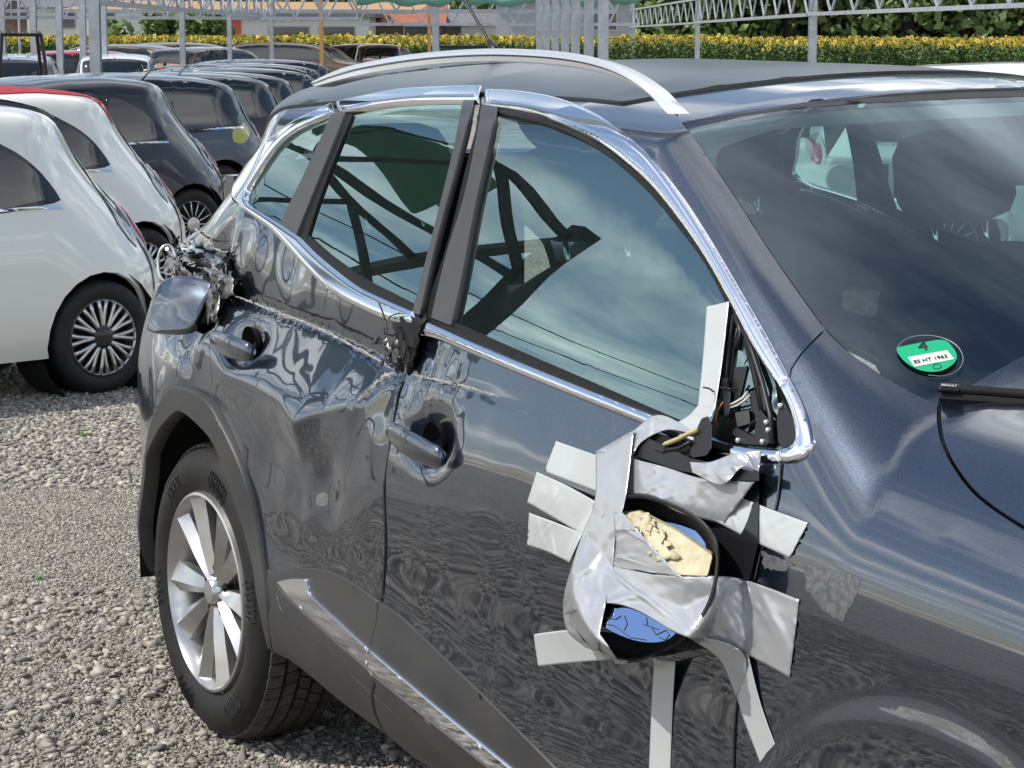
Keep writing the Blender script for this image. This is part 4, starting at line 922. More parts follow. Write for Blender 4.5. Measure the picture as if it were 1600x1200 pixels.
ribbon('broad silver tape band coming down over the left side of the hanging mirror', [(931, 705), (929, 783), (910, 833), (892, 888), (880, 940), (886, 985), (915, 1012)], [(990, 672), (978, 774), (962, 833), (958, 880), (950, 925), (938, 985), (935, 1018)], [.05, .085, .10, .115, .125, .12, .10], [.06, .09, .11, .125, .14, .14, .12], 'tapeshine', seed=9, wr=.010, nv=14)
ribbon('shiny tape flap stuck under the foam block on the mirror', [(958, 800), (962, 850), (958, 885)], [(972, 800), (1015, 850), (1065, 902)], [.112, .12, .127], [.112, .12, .125], 'tapeshine', seed=10, wr=.005)
ribbon('upright grey tape strip on the side window beside the bared mirror mounting', [(1104, 479), (1098, 560), (1090, 638)], [(1139, 471), (1129, 560), (1117, 640)], [.0, .004, .012], [.004, .006, .02], seed=11, wr=.002)
ribbon('folded tape tail at the foot of the upright window strip', [(1090, 634), (1075, 650), (1052, 663)], [(1118, 636), (1105, 660), (1082, 673)], [.013, .02, .03], [.022, .03, .04], 'tape', seed=12, wr=.003)
ribbon('peaked tape sheet over the belt chrome above the mirror arm', [(1084, 672), (1028, 648), (985, 676), (931, 706)], [(1078, 676), (1040, 672), (1003, 690), (988, 712)], [.035, .04, .05, .055], [.04, .04, .055, .06], 'tapeshine', seed=13, wr=.004)
ribbon('dark sagging tape sheet below the mirror arm', [(986, 716), (1040, 730), (1100, 748), (1180, 752)], [(978, 772), (1020, 776), (1060, 800), (1130, 820)], [.055, .055, .055, .04], [.06, .06, .05, .02], 'tapeshine', seed=14, wr=.007)
ribbon('flat grey tape end above the residue patch, reaching from the mirror onto the fender', [(1121, 762), (1190, 790), (1263, 817)], [(1114, 812), (1170, 842), (1234, 872)], [.03, .006, .001], [.03, .006, .001], seed=15, wr=.0018)
ribbon('small crumpled tape piece over the mirror arm under the window corner', [(1078, 722), (1110, 722), (1150, 708), (1190, 704)], [(1082, 738), (1128, 758), (1160, 730), (1186, 738)], [.06, .06, .05, .02], [.062, .064, .055, .02], 'tapeshine', seed=16, wr=.006)
ribbon('tiny tape corner showing under the mirror housing', [(958, 1030), (980, 1032)], [(962, 1037), (982, 1038)], [.02, .02], [.02, .02], seed=17, wr=.0005)
# tape residue on the fender
M['residue'] = mat('tape_residue', (.07, .073, .08), .4, .3, bump=.5, bscale=160, bdist=.0015, col2=(.17, .17, .17), vscale=90)
def residue(label, pl, seed):
    r = np.random.default_rng(seed); L = [(x+r.normal(0, 1.5), y+r.normal(0, 1.5)) for x, y in dens(np.array(pl, float), 5)]
    o = panel(SH, 'tape_residue', [SH.cast(*p) for p in L], M['residue'], None, sp=.008, off=.0008, thick=0); return tag(o, label, 'tape residue')
residue('torn film of tape glue on the front fender right of the mirror', [(1256, 880), (1300, 890), (1348, 906), (1338, 930), (1318, 970), (1290, 958), (1276, 940), (1262, 925)], 1)
residue('faint brown glue flap on the shut line between two tape ends', [(1190, 862), (1222, 874), (1246, 884), (1225, 892), (1196, 888)], 2)

# ---- foam block
fo = empty('foam_block', tuple(at(1060, 860, .14))); tag(fo, 'cream coloured foam block wedged under tape on the hanging mirror', 'foam block')
def fpt(x, y, o): return gp(x, y, 0)-ray(x, y)*(o-.105)-np.array(fo.location)
A = [(968, 802), (1000, 800), (1062, 832), (1114, 868), (1106, 902), (1060, 900), (1012, 866)]
V = [fpt(x, y, .150) for x, y in A]+[fpt(x+2, y-4, .115) for x, y in A]; n = len(A)
o = mk('foam_body', V, [tuple(range(n))]+[(i, n+i, n+(i+1) % n, (i+1) % n) for i in range(n)]+[tuple(range(n, 2*n))[::-1]], M['foam'], fo, False)
md = o.modifiers.new('b', 'BEVEL'); md.width = .004; md.segments = 3
def fl_(pts, seed):
    P = [fpt(x, y, .158) for x, y in pts]; shred('peeled_flap', [P[0], P[1], P[2], P[3]], M['foam'], fo, .0016, 5, seed, .0012)
fl_([(1000, 806), (1020, 800), (1018, 840), (1000, 838)], 1); fl_([(1008, 832), (1040, 826), (1038, 856), (1014, 868)], 2); fl_([(968, 802), (1002, 808), (1000, 830), (975, 822)], 3); fl_([(985, 800), (1024, 812), (1030, 835), (990, 826)], 4); fl_([(1016, 846), (1046, 842), (1060, 872), (1026, 878)], 5)

# ---- text helper (flat lettering built from font outlines)
def text(name, s, size, Mx, m, parent=None, ext=.0003):
    cu = bpy.data.curves.new(name, 'FONT'); cu.body = s; cu.size = size; cu.extrude = ext; cu.align_x = 'CENTER'; cu.align_y = 'CENTER'
    o = bpy.data.objects.new(name, cu); link(o); dg = bpy.context.evaluated_depsgraph_get(); me = bpy.data.meshes.new_from_object(o.evaluated_get(dg))
    bpy.data.objects.remove(o); me.materials.clear(); me.materials.append(m); o = bpy.data.objects.new(name, me); link(o, parent); o.matrix_world = Mx; return o
# ---- green badge inside the windscreen
def frame(px, py, off, rx=(30, 0)):
    c = at(px, py, off); a = at(px+rx[0], py+rx[1], off)-c; a /= np.linalg.norm(a); x, s = SH.cast(px, py); nn = SH.Nrm(x, s)[0]; a -= nn*(a @ nn); a /= np.linalg.norm(a); b = np.cross(nn, a); return c, a, b, nn
def MXf(c, a, b, nn): return Matrix(((a[0], b[0], nn[0], c[0]), (a[1], b[1], nn[1], c[1]), (a[2], b[2], nn[2], c[2]), (0, 0, 0, 1)))
c, a, b, nn = frame(1447, 555, .002, (30, 3))
bd = empty('emission_badge'); tag(bd, 'round green badge with 4 and a handwritten plate number stuck in the lower windscreen corner', 'windscreen sticker')
M['badge'] = mat('green_badge', (.0, .36, .16), .45); M['badgew'] = mat('badge_white_field', (.62, .66, .58), .5); M['ink'] = mat('black_ink', (.01, .01, .01), .6); M['badger'] = glass('badge_clear_rim', (.75, .8, .8), 1.5, .1)
pts = [at(x, y, .0015) for x, y in cr([(1401, 543), (1430, 537), (1472, 531), (1488, 542), (1495, 556), (1490, 568), (1474, 578), (1455, 581), (1434, 577), (1415, 566), (1403, 552), (1401, 543)], 4)[:-1]]
mk('badge_disc', pts, [tuple(range(len(pts)))[::-1]], M['badge'], bd, False)
pts = [at(x, y, .0025) for x, y in ((1418, 558), (1480, 547), (1491, 561), (1429, 573))]
mk('badge_field', pts, [(3, 2, 1, 0)], M['badgew'], bd, False)
ff = frame(1454, 561, .0035, (62, -11)); text('badge_number', 'ES HT 1963', .0105, MXf(*ff), M['ink'], bd)
ff = frame(1442, 541, .0030, (62, -8)); text('badge_number', '4', .030, MXf(*ff), M['ink'], bd)
pts = cr([at(x, y, .001) for x, y in [(1401, 543), (1415, 530), (1440, 524), (1470, 527), (1495, 540), (1505, 560), (1497, 578), (1475, 587), (1450, 586)]], 4)
MB().tube(pts, .0006, 4).build('badge_rim', mat('badge_rim', (.25, .28, .28), .4), bd)
c3 = at(1464, 572, .003); MB().tube([c3+(a*math.cos(t)+b*math.sin(t))*.006 for t in np.linspace(0, 6.3, 20)], .0005, 4).build('badge_stamp', M['ink'], bd)
# ---- wiper
wp = empty('windscreen_wiper', parent=suv)
P = [at(1466, 607, .012), at(1490, 609, .014), at(1540, 612, .015), at(1600, 617, .016), at(1700, 628, .016), at(1900, 650, .016)]
MB().tube(P, [.006, .009, .008, .008, .008, .008], 8).build('wiper_blade', M['rubber'], wp, smooth=True)
P = [p+np.array([.006, 0, -.012]) for p in P]; MB().tube(P, .008, 6).build('wiper_rubber', M['dark'], wp)
cc, a2, b2, n2 = frame(1483, 606, .024, (30, 2))
mb = MB(); mb.box(cc, (.030, .015, .008), np.array([a2, b2, n2]).T); o = mb.build('wiper_end_cap', M['blackgloss'], wp); md = o.modifiers.new('b', 'BEVEL'); md.width = .004; md.segments = 3
text('wiper_lettering', 'RENAULT', .0052, MXf(cc+n2*.0045, a2, b2, n2), mat('white_print', (.7, .7, .7), .5), wp)
# ---- seats
def seat(x, y, front=True):
    s = empty('front_seat' if front else 'rear_seat', (x, y, 0), parent=suv)
    def blob(name, c, sz, tilt=0., par=s, m='fabric'):
        bm = bmesh.new(); bmesh.ops.create_cube(bm, size=1); bmesh.ops.subdivide_edges(bm, edges=bm.edges, cuts=3, use_grid_fill=True)
        for v in bm.verts:
            q = v.co*2; l = (abs(q.x)**4+abs(q.y)**4+abs(q.z)**4)**.25; v.co = q/l*max(abs(q.x), abs(q.y), abs(q.z))*.5
            v.co = Vector((v.co.x*sz[0], v.co.y*sz[1], v.co.z*sz[2]))
        bmesh.ops.rotate(bm, verts=bm.verts, matrix=Matrix.Rotation(tilt, 3, 'Y'))
        for v in bm.verts: v.co += Vector(c)
        me = bpy.data.meshes.new(name); bm.to_mesh(me); bm.free(); me.materials.append(M[m]); me.polygons.foreach_set('use_smooth', [True]*len(me.polygons)); return link(bpy.data.objects.new(name, me), par)
    blob('backrest', (-.08, 0, .88), (.16, .50, .62), R(-14)); blob('cushion', (.22, 0, .56), (.5, .50, .16), 0)
    h = blob('headrest', (-.20, 0, 1.32), (.12, .29, .20), R(-12))
    for q in (-.07, .07): MB().tube([(-.185, q, 1.24), (-.165, q, 1.15)], .006, 8).build('headrest_post', M['chrome'], s, smooth=True)
seat(1.22, .46); seat(1.22, WID-.46); seat(.35, .45, False); seat(.35, WID-.45, False)
MB().tube([(1.78+.06*math.cos(a)*0-.07*math.sin(a), WID-.46+.19*math.cos(a), .98+.17*math.sin(a)) for a in np.linspace(0, 2*math.pi, 30)], .014, 8).build('steering_wheel', M['black'], suv, smooth=True)
MB().box((1.86, WID/2, 1.40), (.02, .24, .07)).build('interior_mirror', M['black'], suv)

# ------------------------------------------------------------------ ground
def gravel_mat():
    m, t, p = newmat('gravel_ground'); nn = t.nodes.new; ll = t.links.new
    co = nn('ShaderNodeTexCoord')
    v = nn('ShaderNodeTexVoronoi'); v.inputs['Scale'].default_value = 62; ll(co.outputs['Object'], v.inputs['Vector'])
    s = nn('ShaderNodeSeparateColor'); ll(v.outputs['Color'], s.inputs[0])
    r = nn('ShaderNodeValToRGB'); ll(s.outputs[0], r.inputs[0]); e = r.color_ramp.elements
    e[0].position = 0; e[0].color = (.15, .142, .13, 1); e[1].position = 1; e[1].color = (.52, .48, .40, 1)
    for q, c in ((.4, (.20, .19, .175, 1)), (.7, (.33, .31, .28, 1))): z = e.new(q); z.color = c
    n = nn('ShaderNodeTexNoise'); n.inputs['Scale'].default_value = 1.1; n.inputs['Detail'].default_value = 6; ll(co.outputs['Object'], n.inputs['Vector'])
    r2 = nn('ShaderNodeMapRange'); ll(n.outputs['Fac'], r2.inputs[0]); r2.inputs[1].default_value = .3; r2.inputs[2].default_value = .7; r2.inputs[3].default_value = .75; r2.inputs[4].default_value = 1.2
    mu = nn('ShaderNodeVectorMath'); mu.operation = 'SCALE'; ll(r.outputs[0], mu.inputs[0]); ll(r2.outputs[0], mu.inputs['Scale']); ll(mu.outputs[0], p.inputs['Base Color'])
    p.inputs['Roughness'].default_value = .9
    v2 = nn('ShaderNodeTexVoronoi'); v2.inputs['Scale'].default_value = 62; ll(co.outputs['Object'], v2.inputs['Vector'])
    b = nn('ShaderNodeBump'); b.invert = True; b.inputs['Strength'].default_value = 1; b.inputs['Distance'].default_value = .012; ll(v2.outputs['Distance'], b.inputs['Height']); ll(b.outputs[0], p.inputs['Normal'])
    return m
def stone_mat():
    m, t, p = newmat('gravel_stones'); nn = t.nodes.new; ll = t.links.new
    g = nn('ShaderNodeNewGeometry'); r = nn('ShaderNodeValToRGB'); ll(g.outputs['Random Per Island'], r.inputs[0]); e = r.color_ramp.elements
    e[0].position = 0; e[0].color = (.19, .18, .165, 1); e[1].position = 1; e[1].color = (.49, .435, .34, 1)
    for q, c in ((.3, (.25, .23, .195, 1)), (.6, (.33, .30, .25, 1)), (.85, (.44, .405, .345, 1))): z = e.new(q); z.color = c
    co = nn('ShaderNodeTexCoord'); n = nn('ShaderNodeTexNoise'); n.inputs['Scale'].default_value = 90; n.inputs['Detail'].default_value = 5; ll(co.outputs['Object'], n.inputs['Vector'])
    r2 = nn('ShaderNodeMapRange'); ll(n.outputs['Fac'], r2.inputs[0]); r2.inputs[3].default_value = .7; r2.inputs[4].default_value = 1.3
    mu = nn('ShaderNodeVectorMath'); mu.operation = 'SCALE'; ll(r.outputs[0], mu.inputs[0]); ll(r2.outputs[0], mu.inputs['Scale']); ll(mu.outputs[0], p.inputs['Base Color']); p.inputs['Roughness'].default_value = .85
    return m
M['gravel'] = gravel_mat(); M['stone'] = stone_mat()
xs = np.concatenate([np.linspace(-1500, -60, 8), np.linspace(-50, -28, 6), np.linspace(-27, 8, 24), [14, 40, 200, 1500]]); ys = np.concatenate([[-1500, -200, -40, -12], np.linspace(-6, 10, 12), [20, 60, 200, 1500]])
V = [(x, y, gz(x)) for x in xs for y in ys]; F = [(i*len(ys)+j, (i+1)*len(ys)+j, (i+1)*len(ys)+j+1, i*len(ys)+j+1) for i in range(len(xs)-1) for j in range(len(ys)-1)]
o = mk('ground', V, F, M['gravel'], None, True); o['kind'] = 'structure'
def stones(name, poly, dens_, r0, r1, seed):
    r = np.random.default_rng(seed); poly = np.array(poly); a, b = poly.min(0), poly.max(0); n = int((b-a).prod()*dens_); P = r.uniform(a, b, (n, 2)); P = P[pip(P, poly)]; n = len(P)
    base = np.array([(1, 0, 0), (-1, 0, 0), (0, 1, 0), (0, -1, 0), (0, 0, 1), (0, 0, -1), (.6, .6, .5), (-.6, -.5, .6)], float)
    faces = np.array([(0, 6, 4), (6, 2, 4), (2, 1, 4), (1, 7, 4), (7, 3, 4), (3, 0, 4), (0, 2, 6), (1, 3, 7), (2, 0, 5), (1, 2, 5), (3, 1, 5), (0, 3, 5)])
    sz = np.exp(r.uniform(np.log(r0), np.log(r1), n)); V = base[None]+r.uniform(-.38, .38, (n, 8, 3)); V *= np.stack([r.uniform(.7, 1.3, n), r.uniform(.7, 1.3, n), r.uniform(.45, .8, n)], 1)[:, None]
    ang = r.uniform(0, 6.28, n); c, s = np.cos(ang), np.sin(ang); x = V[..., 0]*c[:, None]-V[..., 1]*s[:, None]; y = V[..., 0]*s[:, None]+V[..., 1]*c[:, None]; tl = r.uniform(-.5, .5, n); z = V[..., 2]+x*tl[:, None]
    V = np.stack([x, y, z], 2)*sz[:, None, None]; g = np.array([gz(q) for q in P[:, 0]]); V += np.stack([P[:, 0], P[:, 1], g+sz*.25], 1)[:, None]
    F = (faces[None]+8*np.arange(n)[:, None, None]).reshape(-1, 3)
    me = bpy.data.meshes.new(name); me.vertices.add(n*8); me.vertices.foreach_set('co', V.ravel()); me.loops.add(len(F)*3); me.loops.foreach_set('vertex_index', F.ravel().astype(np.int32))
    me.polygons.add(len(F)); me.polygons.foreach_set('loop_start', np.arange(len(F), dtype=np.int32)*3); me.polygons.foreach_set('loop_total', np.full(len(F), 3, np.int32)); me.update(calc_edges=True); me.materials.append(M['stone'])
    o = link(bpy.data.objects.new(name, me)); o['kind'] = 'stuff'; return o
def gp2(px, py): p = onG(px, py); return (p[0], p[1])
stones('gravel', [gp2(-40, 1260), gp2(760, 1260), gp2(560, 1000), gp2(420, 820), gp2(250, 760), gp2(-40, 760)], 24000, .0022, .0068, 1)
stones('gravel', [gp2(-40, 1260), gp2(760, 1260), gp2(560, 1000), gp2(420, 820), gp2(250, 760), gp2(-40, 760)], 320, .006, .011, 5)
stones('gravel', [gp2(-40, 765), gp2(300, 765), gp2(300, 560), gp2(-40, 560)], 3400, .005, .017, 2)
stones('gravel', [(-3.0, -3.4), (4.2, -3.4), (4.2, .5), (-1.5, .5)], 900, .006, .02, 3)

M['weed'] = mat('weed_leaf', (.06, .13, .03), .6, col2=(.11, .19, .05), vscale=20)
for i, (px, py, n_, lab) in enumerate(((130, 682, 26, 'small green weed in the gravel beside the white car shadow'), (62, 905, 9, 'tiny weed sprout in the gravel at the left edge'), (88, 742, 12, 'low weed in the gravel left of the SUV rear wheel'))):
    p = onG(px, py); t = empty('weed', tuple(p)); tag(t, lab, 'weed', 'weeds in the gravel'); r = np.random.default_rng(300+i)
    for k in range(n_):
        a = r.uniform(0, 6.28); L_ = r.uniform(.012, .035); dd = np.array([math.cos(a), math.sin(a), 0]); sd = np.array([-math.sin(a), math.cos(a), 0])*L_*.28; b0_ = dd*r.uniform(0, .02)
        mk('leaf', [b0_, b0_+dd*L_*.5+sd+(0, 0, L_*.5), b0_+dd*L_+(0, 0, L_*.35), b0_+dd*L_*.5-sd+(0, 0, L_*.5)], [(0, 1, 2, 3)], M['weed'], t, False)
# ------------------------------------------------------------------ background cars
M['white'] = paint('cream_white_paint', (.76, .77, .70), metal=0, rough=.4, flake=0, dust=.08)
M['purewhite'] = paint('white_paint', (.72, .73, .74), metal=0, rough=.4, flake=0, dust=.08)
M['navy'] = paint('navy_black_paint', (.012, .014, .022), metal=.3, rough=.4, flake=.2, dust=.04, ior=1.3)
M['slate'] = paint('slate_blue_paint', (.050, .068, .098), metal=.5, rough=.4, flake=.2, dust=.06, ior=1.3)
M['blackp'] = paint('black_paint', (.007, .008, .011), metal=.2, rough=.4, flake=.2, dust=.03, ior=1.3)
M['red'] = paint('red_paint', (.40, .012, .02), metal=0, rough=.4, flake=0, dust=.06)
M['maroon'] = paint('maroon_paint', (.13, .022, .015), metal=.3, rough=.4, flake=.2, dust=.1, ior=1.3)
M['brownish'] = paint('reflected_brown_paint', (.16, .10, .045), metal=.6, rough=.4, flake=.2, dust=.15)  # timber roof's brown reflection put into the car colour; forklift chassis shares it
M['beige'] = paint('beige_paint', (.33, .25, .16), metal=.4, rough=.4, flake=.2, dust=.1)
M['silver'] = paint('silver_paint', (.42, .44, .46), metal=.6, rough=.35, flake=.2, dust=.08)
M['yellow'] = mat('yellow_decal', (.38, .38, .06), .35, coat=.8)
M['carglass'] = mat('dark_car_glass', (.010, .015, .017), .03, 0, coat=.25, spec=.6)
M['lampred'] = mat('red_lamp_lens', (.42, .01, .03), .12, 0, coat=1)
M['lampclear'] = mat('clear_lamp_lens', (.55, .58, .62), .10, .2, coat=1)
M['redcloth'] = mat('red_soft_top', (.36, .02, .03), .75, bump=.3, bscale=200)
def wheel_small(parent, loc, R_t, R_r, style, rz):
    w = empty('wheel', loc, rz, parent)
    MB().lathe([(R_r*1.0, .012), (R_r*1.06, .0), (R_t*.86, -.008), (R_t*.95, .006), (R_t, .03), (R_t, .17), (R_t*.93, .195), (R_r*.95, .19)], 44).build('tyre', M['tyre'], w, sharp=45)
    rim = MB().lathe([(R_r*1.01, .010), (R_r*.985, -.002), (R_r*.95, .006), (R_r*.93, .06), (R_r*.91, .14)], 44).build('rim', M['alloy'], w, sharp=35)
    MB().lathe([(0, .075), (R_r*.93, .075)], 30).build('wheel_back', M['dark'], rim)
    n = 15 if style == 'multi' else (12 if style == 'twin' else 5); sp = MB()
    for k in range(n):
        a = 2*math.pi*k/n
        if style == 'twin':
            for sg in (-1, 1):
                P = [(R_r*.28*math.cos(a), .012, R_r*.28*math.sin(a))]
                for t in (.35, .55, .75, .97): aa = a+sg*.16*(t-.3)**.6; P.append((R_r*t*math.cos(aa), .008, R_r*t*math.sin(aa)))
                sp.tube(P, [.014, .012, .011, .011, .013], 6)
        else:
            r2 = .007 if style == 'multi' else .030
            sp.tube([(R_r*t*math.cos(a), .010, R_r*t*math.sin(a)) for t in (.25, .6, .97)], [r2, r2*.9, r2*1.1], 6)
    o = sp.build('spoke_set', M['alloy'], rim, smooth=True); o['kind'] = 'stuff'
    MB().lathe([(0, -.004), (R_r*.24, -.003), (R_r*.30, .002), (R_r*.32, .02)], 26).build('centre_cap', M['blackgloss'] if style == 'twin' else M['alloy'], rim, sharp=35)
    return w
PROF = {  # roof line height over u (0 = rear axle, forward +), length limits, width
 'city': dict(u=[-.60, -.575, -.54, -.49, -.42, -.33, -.22, -.05, .2, .6, 1.0, 1.35, 1.62, 2.02, 2.12, 2.5, 2.75, 2.92], z=[.42, .56, .78, .93, 1.07, 1.20, 1.31, 1.40, 1.455, 1.488, 1.48, 1.44, 1.36, 1.06, 1.00, .93, .80, .52], W=1.63, wb=2.30, Rt=.29, Rr=.195, belt=.93, tum=.30, round=.075,
     win=[(.22, 1.0), (.33, 1.13), (.48, 1.24), (.70, 1.31), (.70, .985)], win2=[(.80, .985), (.80, 1.33), (1.1, 1.36), (1.4, 1.33), (1.68, 1.18), (1.8, .99)], arch=.335),
 'hatch': dict(u=[-.70, -.68, -.66, -.60, -.52, -.40, -.30, -.1, .3, .8, 1.3, 1.7, 2.2, 2.3, 2.8, 3.1, 3.28], z=[.40, .6, .82, 1.0, 1.12, 1.30, 1.40, 1.45, 1.485, 1.50, 1.48, 1.42, 1.05, 1.0, .93, .80, .5], W=1.74, wb=2.55, Rt=.305, Rr=.21, belt=.95, tum=.28, round=.06,
     win=[(-.28, 1.0), (-.22, 1.20), (-.05, 1.34), (.45, 1.40), (.50, .97)], win2=[(.56, .97), (.52, 1.40), (1.0, 1.41), (1.5, 1.36), (1.95, 1.02), (1.95, .97)], arch=.36),
 'wagon': dict(u=[-.95, -.93, -.9, -.85, -.78, -.62, -.4, 0, .5, 1.1, 1.6, 2.0, 2.5, 2.6, 3.2, 3.5, 3.62], z=[.40, .6, .85, 1.05, 1.2, 1.40, 1.47, 1.51, 1.53, 1.53, 1.50, 1.43, 1.06, 1.02, .94, .80, .5], W=1.80, wb=2.72, Rt=.32, Rr=.22, belt=.98, tum=.27, round=.06,
     win=[(-.62, 1.03), (-.50, 1.28), (-.3, 1.40), (.50, 1.43), (.55, 1.0)], win2=[(.62, 1.0), (.58, 1.43), (1.2, 1.43), (1.75, 1.37), (2.2, 1.04), (2.2, 1.0)], arch=.37),
}
def car_shell(kind):
    p = PROF[kind]; W = p['W']; u0, u1 = p['u'][0], p['u'][-1]; b = p['belt']
    uu = np.linspace(u0, u1, 400); hh = np.interp(uu, p['u'], p['z']); k = np.exp(-.5*(np.arange(-15, 16)/5.)**2); k /= k.sum(); hh = np.convolve(np.pad(hh, 15, 'edge'), k, 'valid')
    ct = kind == 'city'
    def pl(x): return (.9*max(0, .05-x)**2 if ct else .30*max(0, (u0+.55)-x)**2*3)+.25*max(0, x-(u1-.7))**2*2
    def side(x, z): 
        y = np.interp(z, [.0, .2, .28, .45, .7, b-.12, b, b+.1, 2.], [.09, .06, .02, .0, .0, .012, .035, .035+.1*p['tum'], .035+(1.9-b)*p['tum']*1.15])
        if ct: return y+pl(x)+max(0, .35-x)**1.5*np.interp(z, [.6, .87, 1.22, 1.5], [0, .36, 1.1, 1.4])
        return y+pl(x)+.35*max(0, u0+.75-x)**1.6*np.clip((z-b+.15)/.3, 0, 1)
    def top(x, y):
        y = np.asarray(y, float); e = np.abs(W/2-y)/(W/2); return np.interp(x, uu, hh)-.10*e**2.6+0*y
    return Shell(u0, u1, .03, side, top, lambda x: p['round'], W, ds=.02, z0=.2)
SHELLS = {k: car_shell(k) for k in PROF}
def make_car(kind, loc, heading, body, label, cat='car', style='twin', group=None, scale=1., extras=(), detail=True, near='left'):
    p = PROF[kind]; sh = SHELLS[kind]; W = p['W']; c = empty('parked_car', loc, heading); c.scale = (scale,)*3
    tag(c, label, cat, group)
    g = lambda l, y0=0: [(x, sh.s_of_z(x, z)) for x, z in l]
    def place(o): o.location = (0, -W/2, 0)  # shells run from y=0 (right) to y=W
    u0, u1 = p['u'][0], p['u'][-1]; a_r = p['arch']; b = p['belt']
    def notch(cx): return [(cx+a_r*math.cos(t), max(.21, p['Rt']+a_r*math.sin(t))) for t in np.linspace(math.pi+.35, -.35, 15)]
    low = [(u0+.02, .24)]+notch(0)+[(a_r+.1, .21), (p['wb']-a_r-.1, .21)]+notch(p['wb'])+[(u1-.03, .24)]
    loop = g(low)
    tot = lambda x: float(np.interp(x, sh.xs, sh.tot))
    loop = loop+[(u1-.02, tot(u1)/2)]+[(x, tot(x)/2) for x in np.linspace(u1-.1, u0+.08, 20)]+[(u0+.02, tot(u0)/2)]
    for mirr in (False, True):
        o = panel(sh, 'body_shell', loop, M[body], c, sp=.055 if detail else .10, thick=.02, mirror=mirr); place(o)
        for wn, nm in ((p['win'], 'side_window'), (p['win2'], 'side_window')):
            wl = g([tuple(q) for q in wn]); wl = [tuple(q) for q in np.array(cr(wl+[wl[0]], 5))[:-1]]
            o = panel(sh, nm, wl, M['carglass'], c, sp=.05, off=.006, thick=.006, mirror=mirr); place(o)
            if detail:
                f1 = inset(dens(np.array(wl), .03), -.022); o = panel(sh, 'window_frame', [tuple(q) for q in f1], M['blackgloss'], c, sp=.03, off=.003, thick=.004, mirror=mirr, holes=[[tuple(q) for q in inset(dens(np.array(wl), .03), .004)]]); place(o)
        # belt strip
        if detail:
            st = [(p['win'][0][0]-.02, p['win'][0][1]-.035), (p['win2'][-1][0], p['win2'][-1][1]-.03), (p['win2'][-1][0], p['win2'][-1][1]-.045), (p['win'][0][0]-.02, p['win'][0][1]-.05)]
            o = panel(sh, 'belt_strip', g(st), M['chrome'], c, sp=.05, off=.005, thick=.004, mirror=mirr); place(o)
            # door shut line and handle
            for xx in ((p['win2'][0][0]-.03), (p['win2'][-1][0]+.02)):
                o = panel(sh, 'shut_line', g([(xx, .30), (xx+.006, .30), (xx+.006, b-.02), (xx, b-.02)]), M['dark'], c, sp=.03, off=.0015, thick=0, mirror=mirr); place(o)
        # lamp
        lz = .80 if kind == 'city' else .92; ux = u0+(.14 if kind == 'city' else .10)
        l1 = cr([(ux+.02, lz-.12), (ux-.05, lz-.06), (ux-.065, lz+.04), (ux-.02, lz+.12), (ux+.02, lz+.12), (ux+.045, lz+.05), (ux+.05, lz-.04), (ux+.02, lz-.12)], 3)[:-1]
        o = panel(sh, 'tail_lamp', g(l1), M['lampclear'], c, sp=.03, off=.014, thick=.016, mirror=mirr, bev=.004); place(o)
        l2 = [(ux-.005+(x-ux+.005)*.6, lz+(z-lz)*.7) for x, z in l1]
        o = panel(sh, 'lamp_lens', g(l2), M['lampred'], c, sp=.03, off=.020, thick=.008, mirror=mirr, bev=.003); place(o)
        hx = u1-.42; l3 = cr([(hx, .62), (hx-.05, .70), (hx, .78), (hx+.12, .76), (hx+.15, .68), (hx+.08, .61), (hx, .62)], 3)[:-1]
        o = panel(sh, 'headlight', g(l3), M['lampclear'], c, sp=.04, off=.008, thick=.01, mirror=mirr); place(o)
    # screens
    zt = lambda x: float(np.interp(x, p['u'], p['z']))
    def topn(lo_, hi, nm, ym=.22, yb=.16):
        L = [(x, sh.s_of_y(x, ym+(yb-ym)*k)) for k, x in ((0, hi[0]), (.5, (hi[0]+lo_[0])/2), (1, lo_[0]))]
        xs_ = np.linspace(lo_[0], hi[0], 3)
        loop = L+[(lo_[0]+lo_[1], tot(lo_[0]+lo_[1])/2)]+[(x, tot(x)-s) for x, s in L[::-1]]+[(hi[0]+hi[1], tot(hi[0]+hi[1])/2)]
        o = panel(sh, nm, loop, M['carglass'], c, sp=.06, off=.006, thick=.006); place(o)
    iw = [i for i, z in enumerate(p['z']) if z < 1.1 and p['u'][i] > 1.5][0]
    topn((p['u'][iw]-.03, .06), (p['u'][iw-1]+.05, .05), 'windscreen')
    ir = [i for i, z in enumerate(p['z']) if z > 1.05][0]
    topn((p['u'][ir]-.02, -.0), (p['u'][ir+1]+.10, -.0), 'rear_screen', .24, .20)
    for cx in (0, p['wb']):
        for sy_, rz in ((-1, 0), (1, math.pi)):
            if detail or sy_ == (1 if near == 'left' else -1): wheel_small(c, (cx, sy_*(W/2-.035), p['Rt']), p['Rt'], p['Rr'], style, rz)
        mb = MB(); n = 14; r = a_r+.02
        MB().lathe([(r, .06), (r, .35), (0, .35)], 24, c=(cx, -W/2, p['Rt'])).build('wheel_well', M['dark'], c); MB().lathe([(0, W-.35), (r, W-.35), (r, W-.06)], 24, c=(cx, -W/2, p['Rt'])).build('wheel_well', M['dark'], c)
    MB().box(((u0+u1)/2, 0, .30), (u1-u0-1.0, W-.7, .1)).build('underbody', M['dark'], c)
    for e in extras: e(c, sh, p, g, place, tot)
    return c
def soft_top(c, sh, p, g, place, tot):
    xs_ = np.linspace(-.02, 1.40, 14); L = [(x, sh.s_of_y(x, .30+.5*max(0, .3-x)**1.5)) for x in xs_]; loop = L+[(x, tot(x)-s) for x, s in L[::-1]]
    o = panel(sh, 'soft_top', loop, M['redcloth'], c, sp=.07, off=.006, thick=.008, bev=.004); place(o)
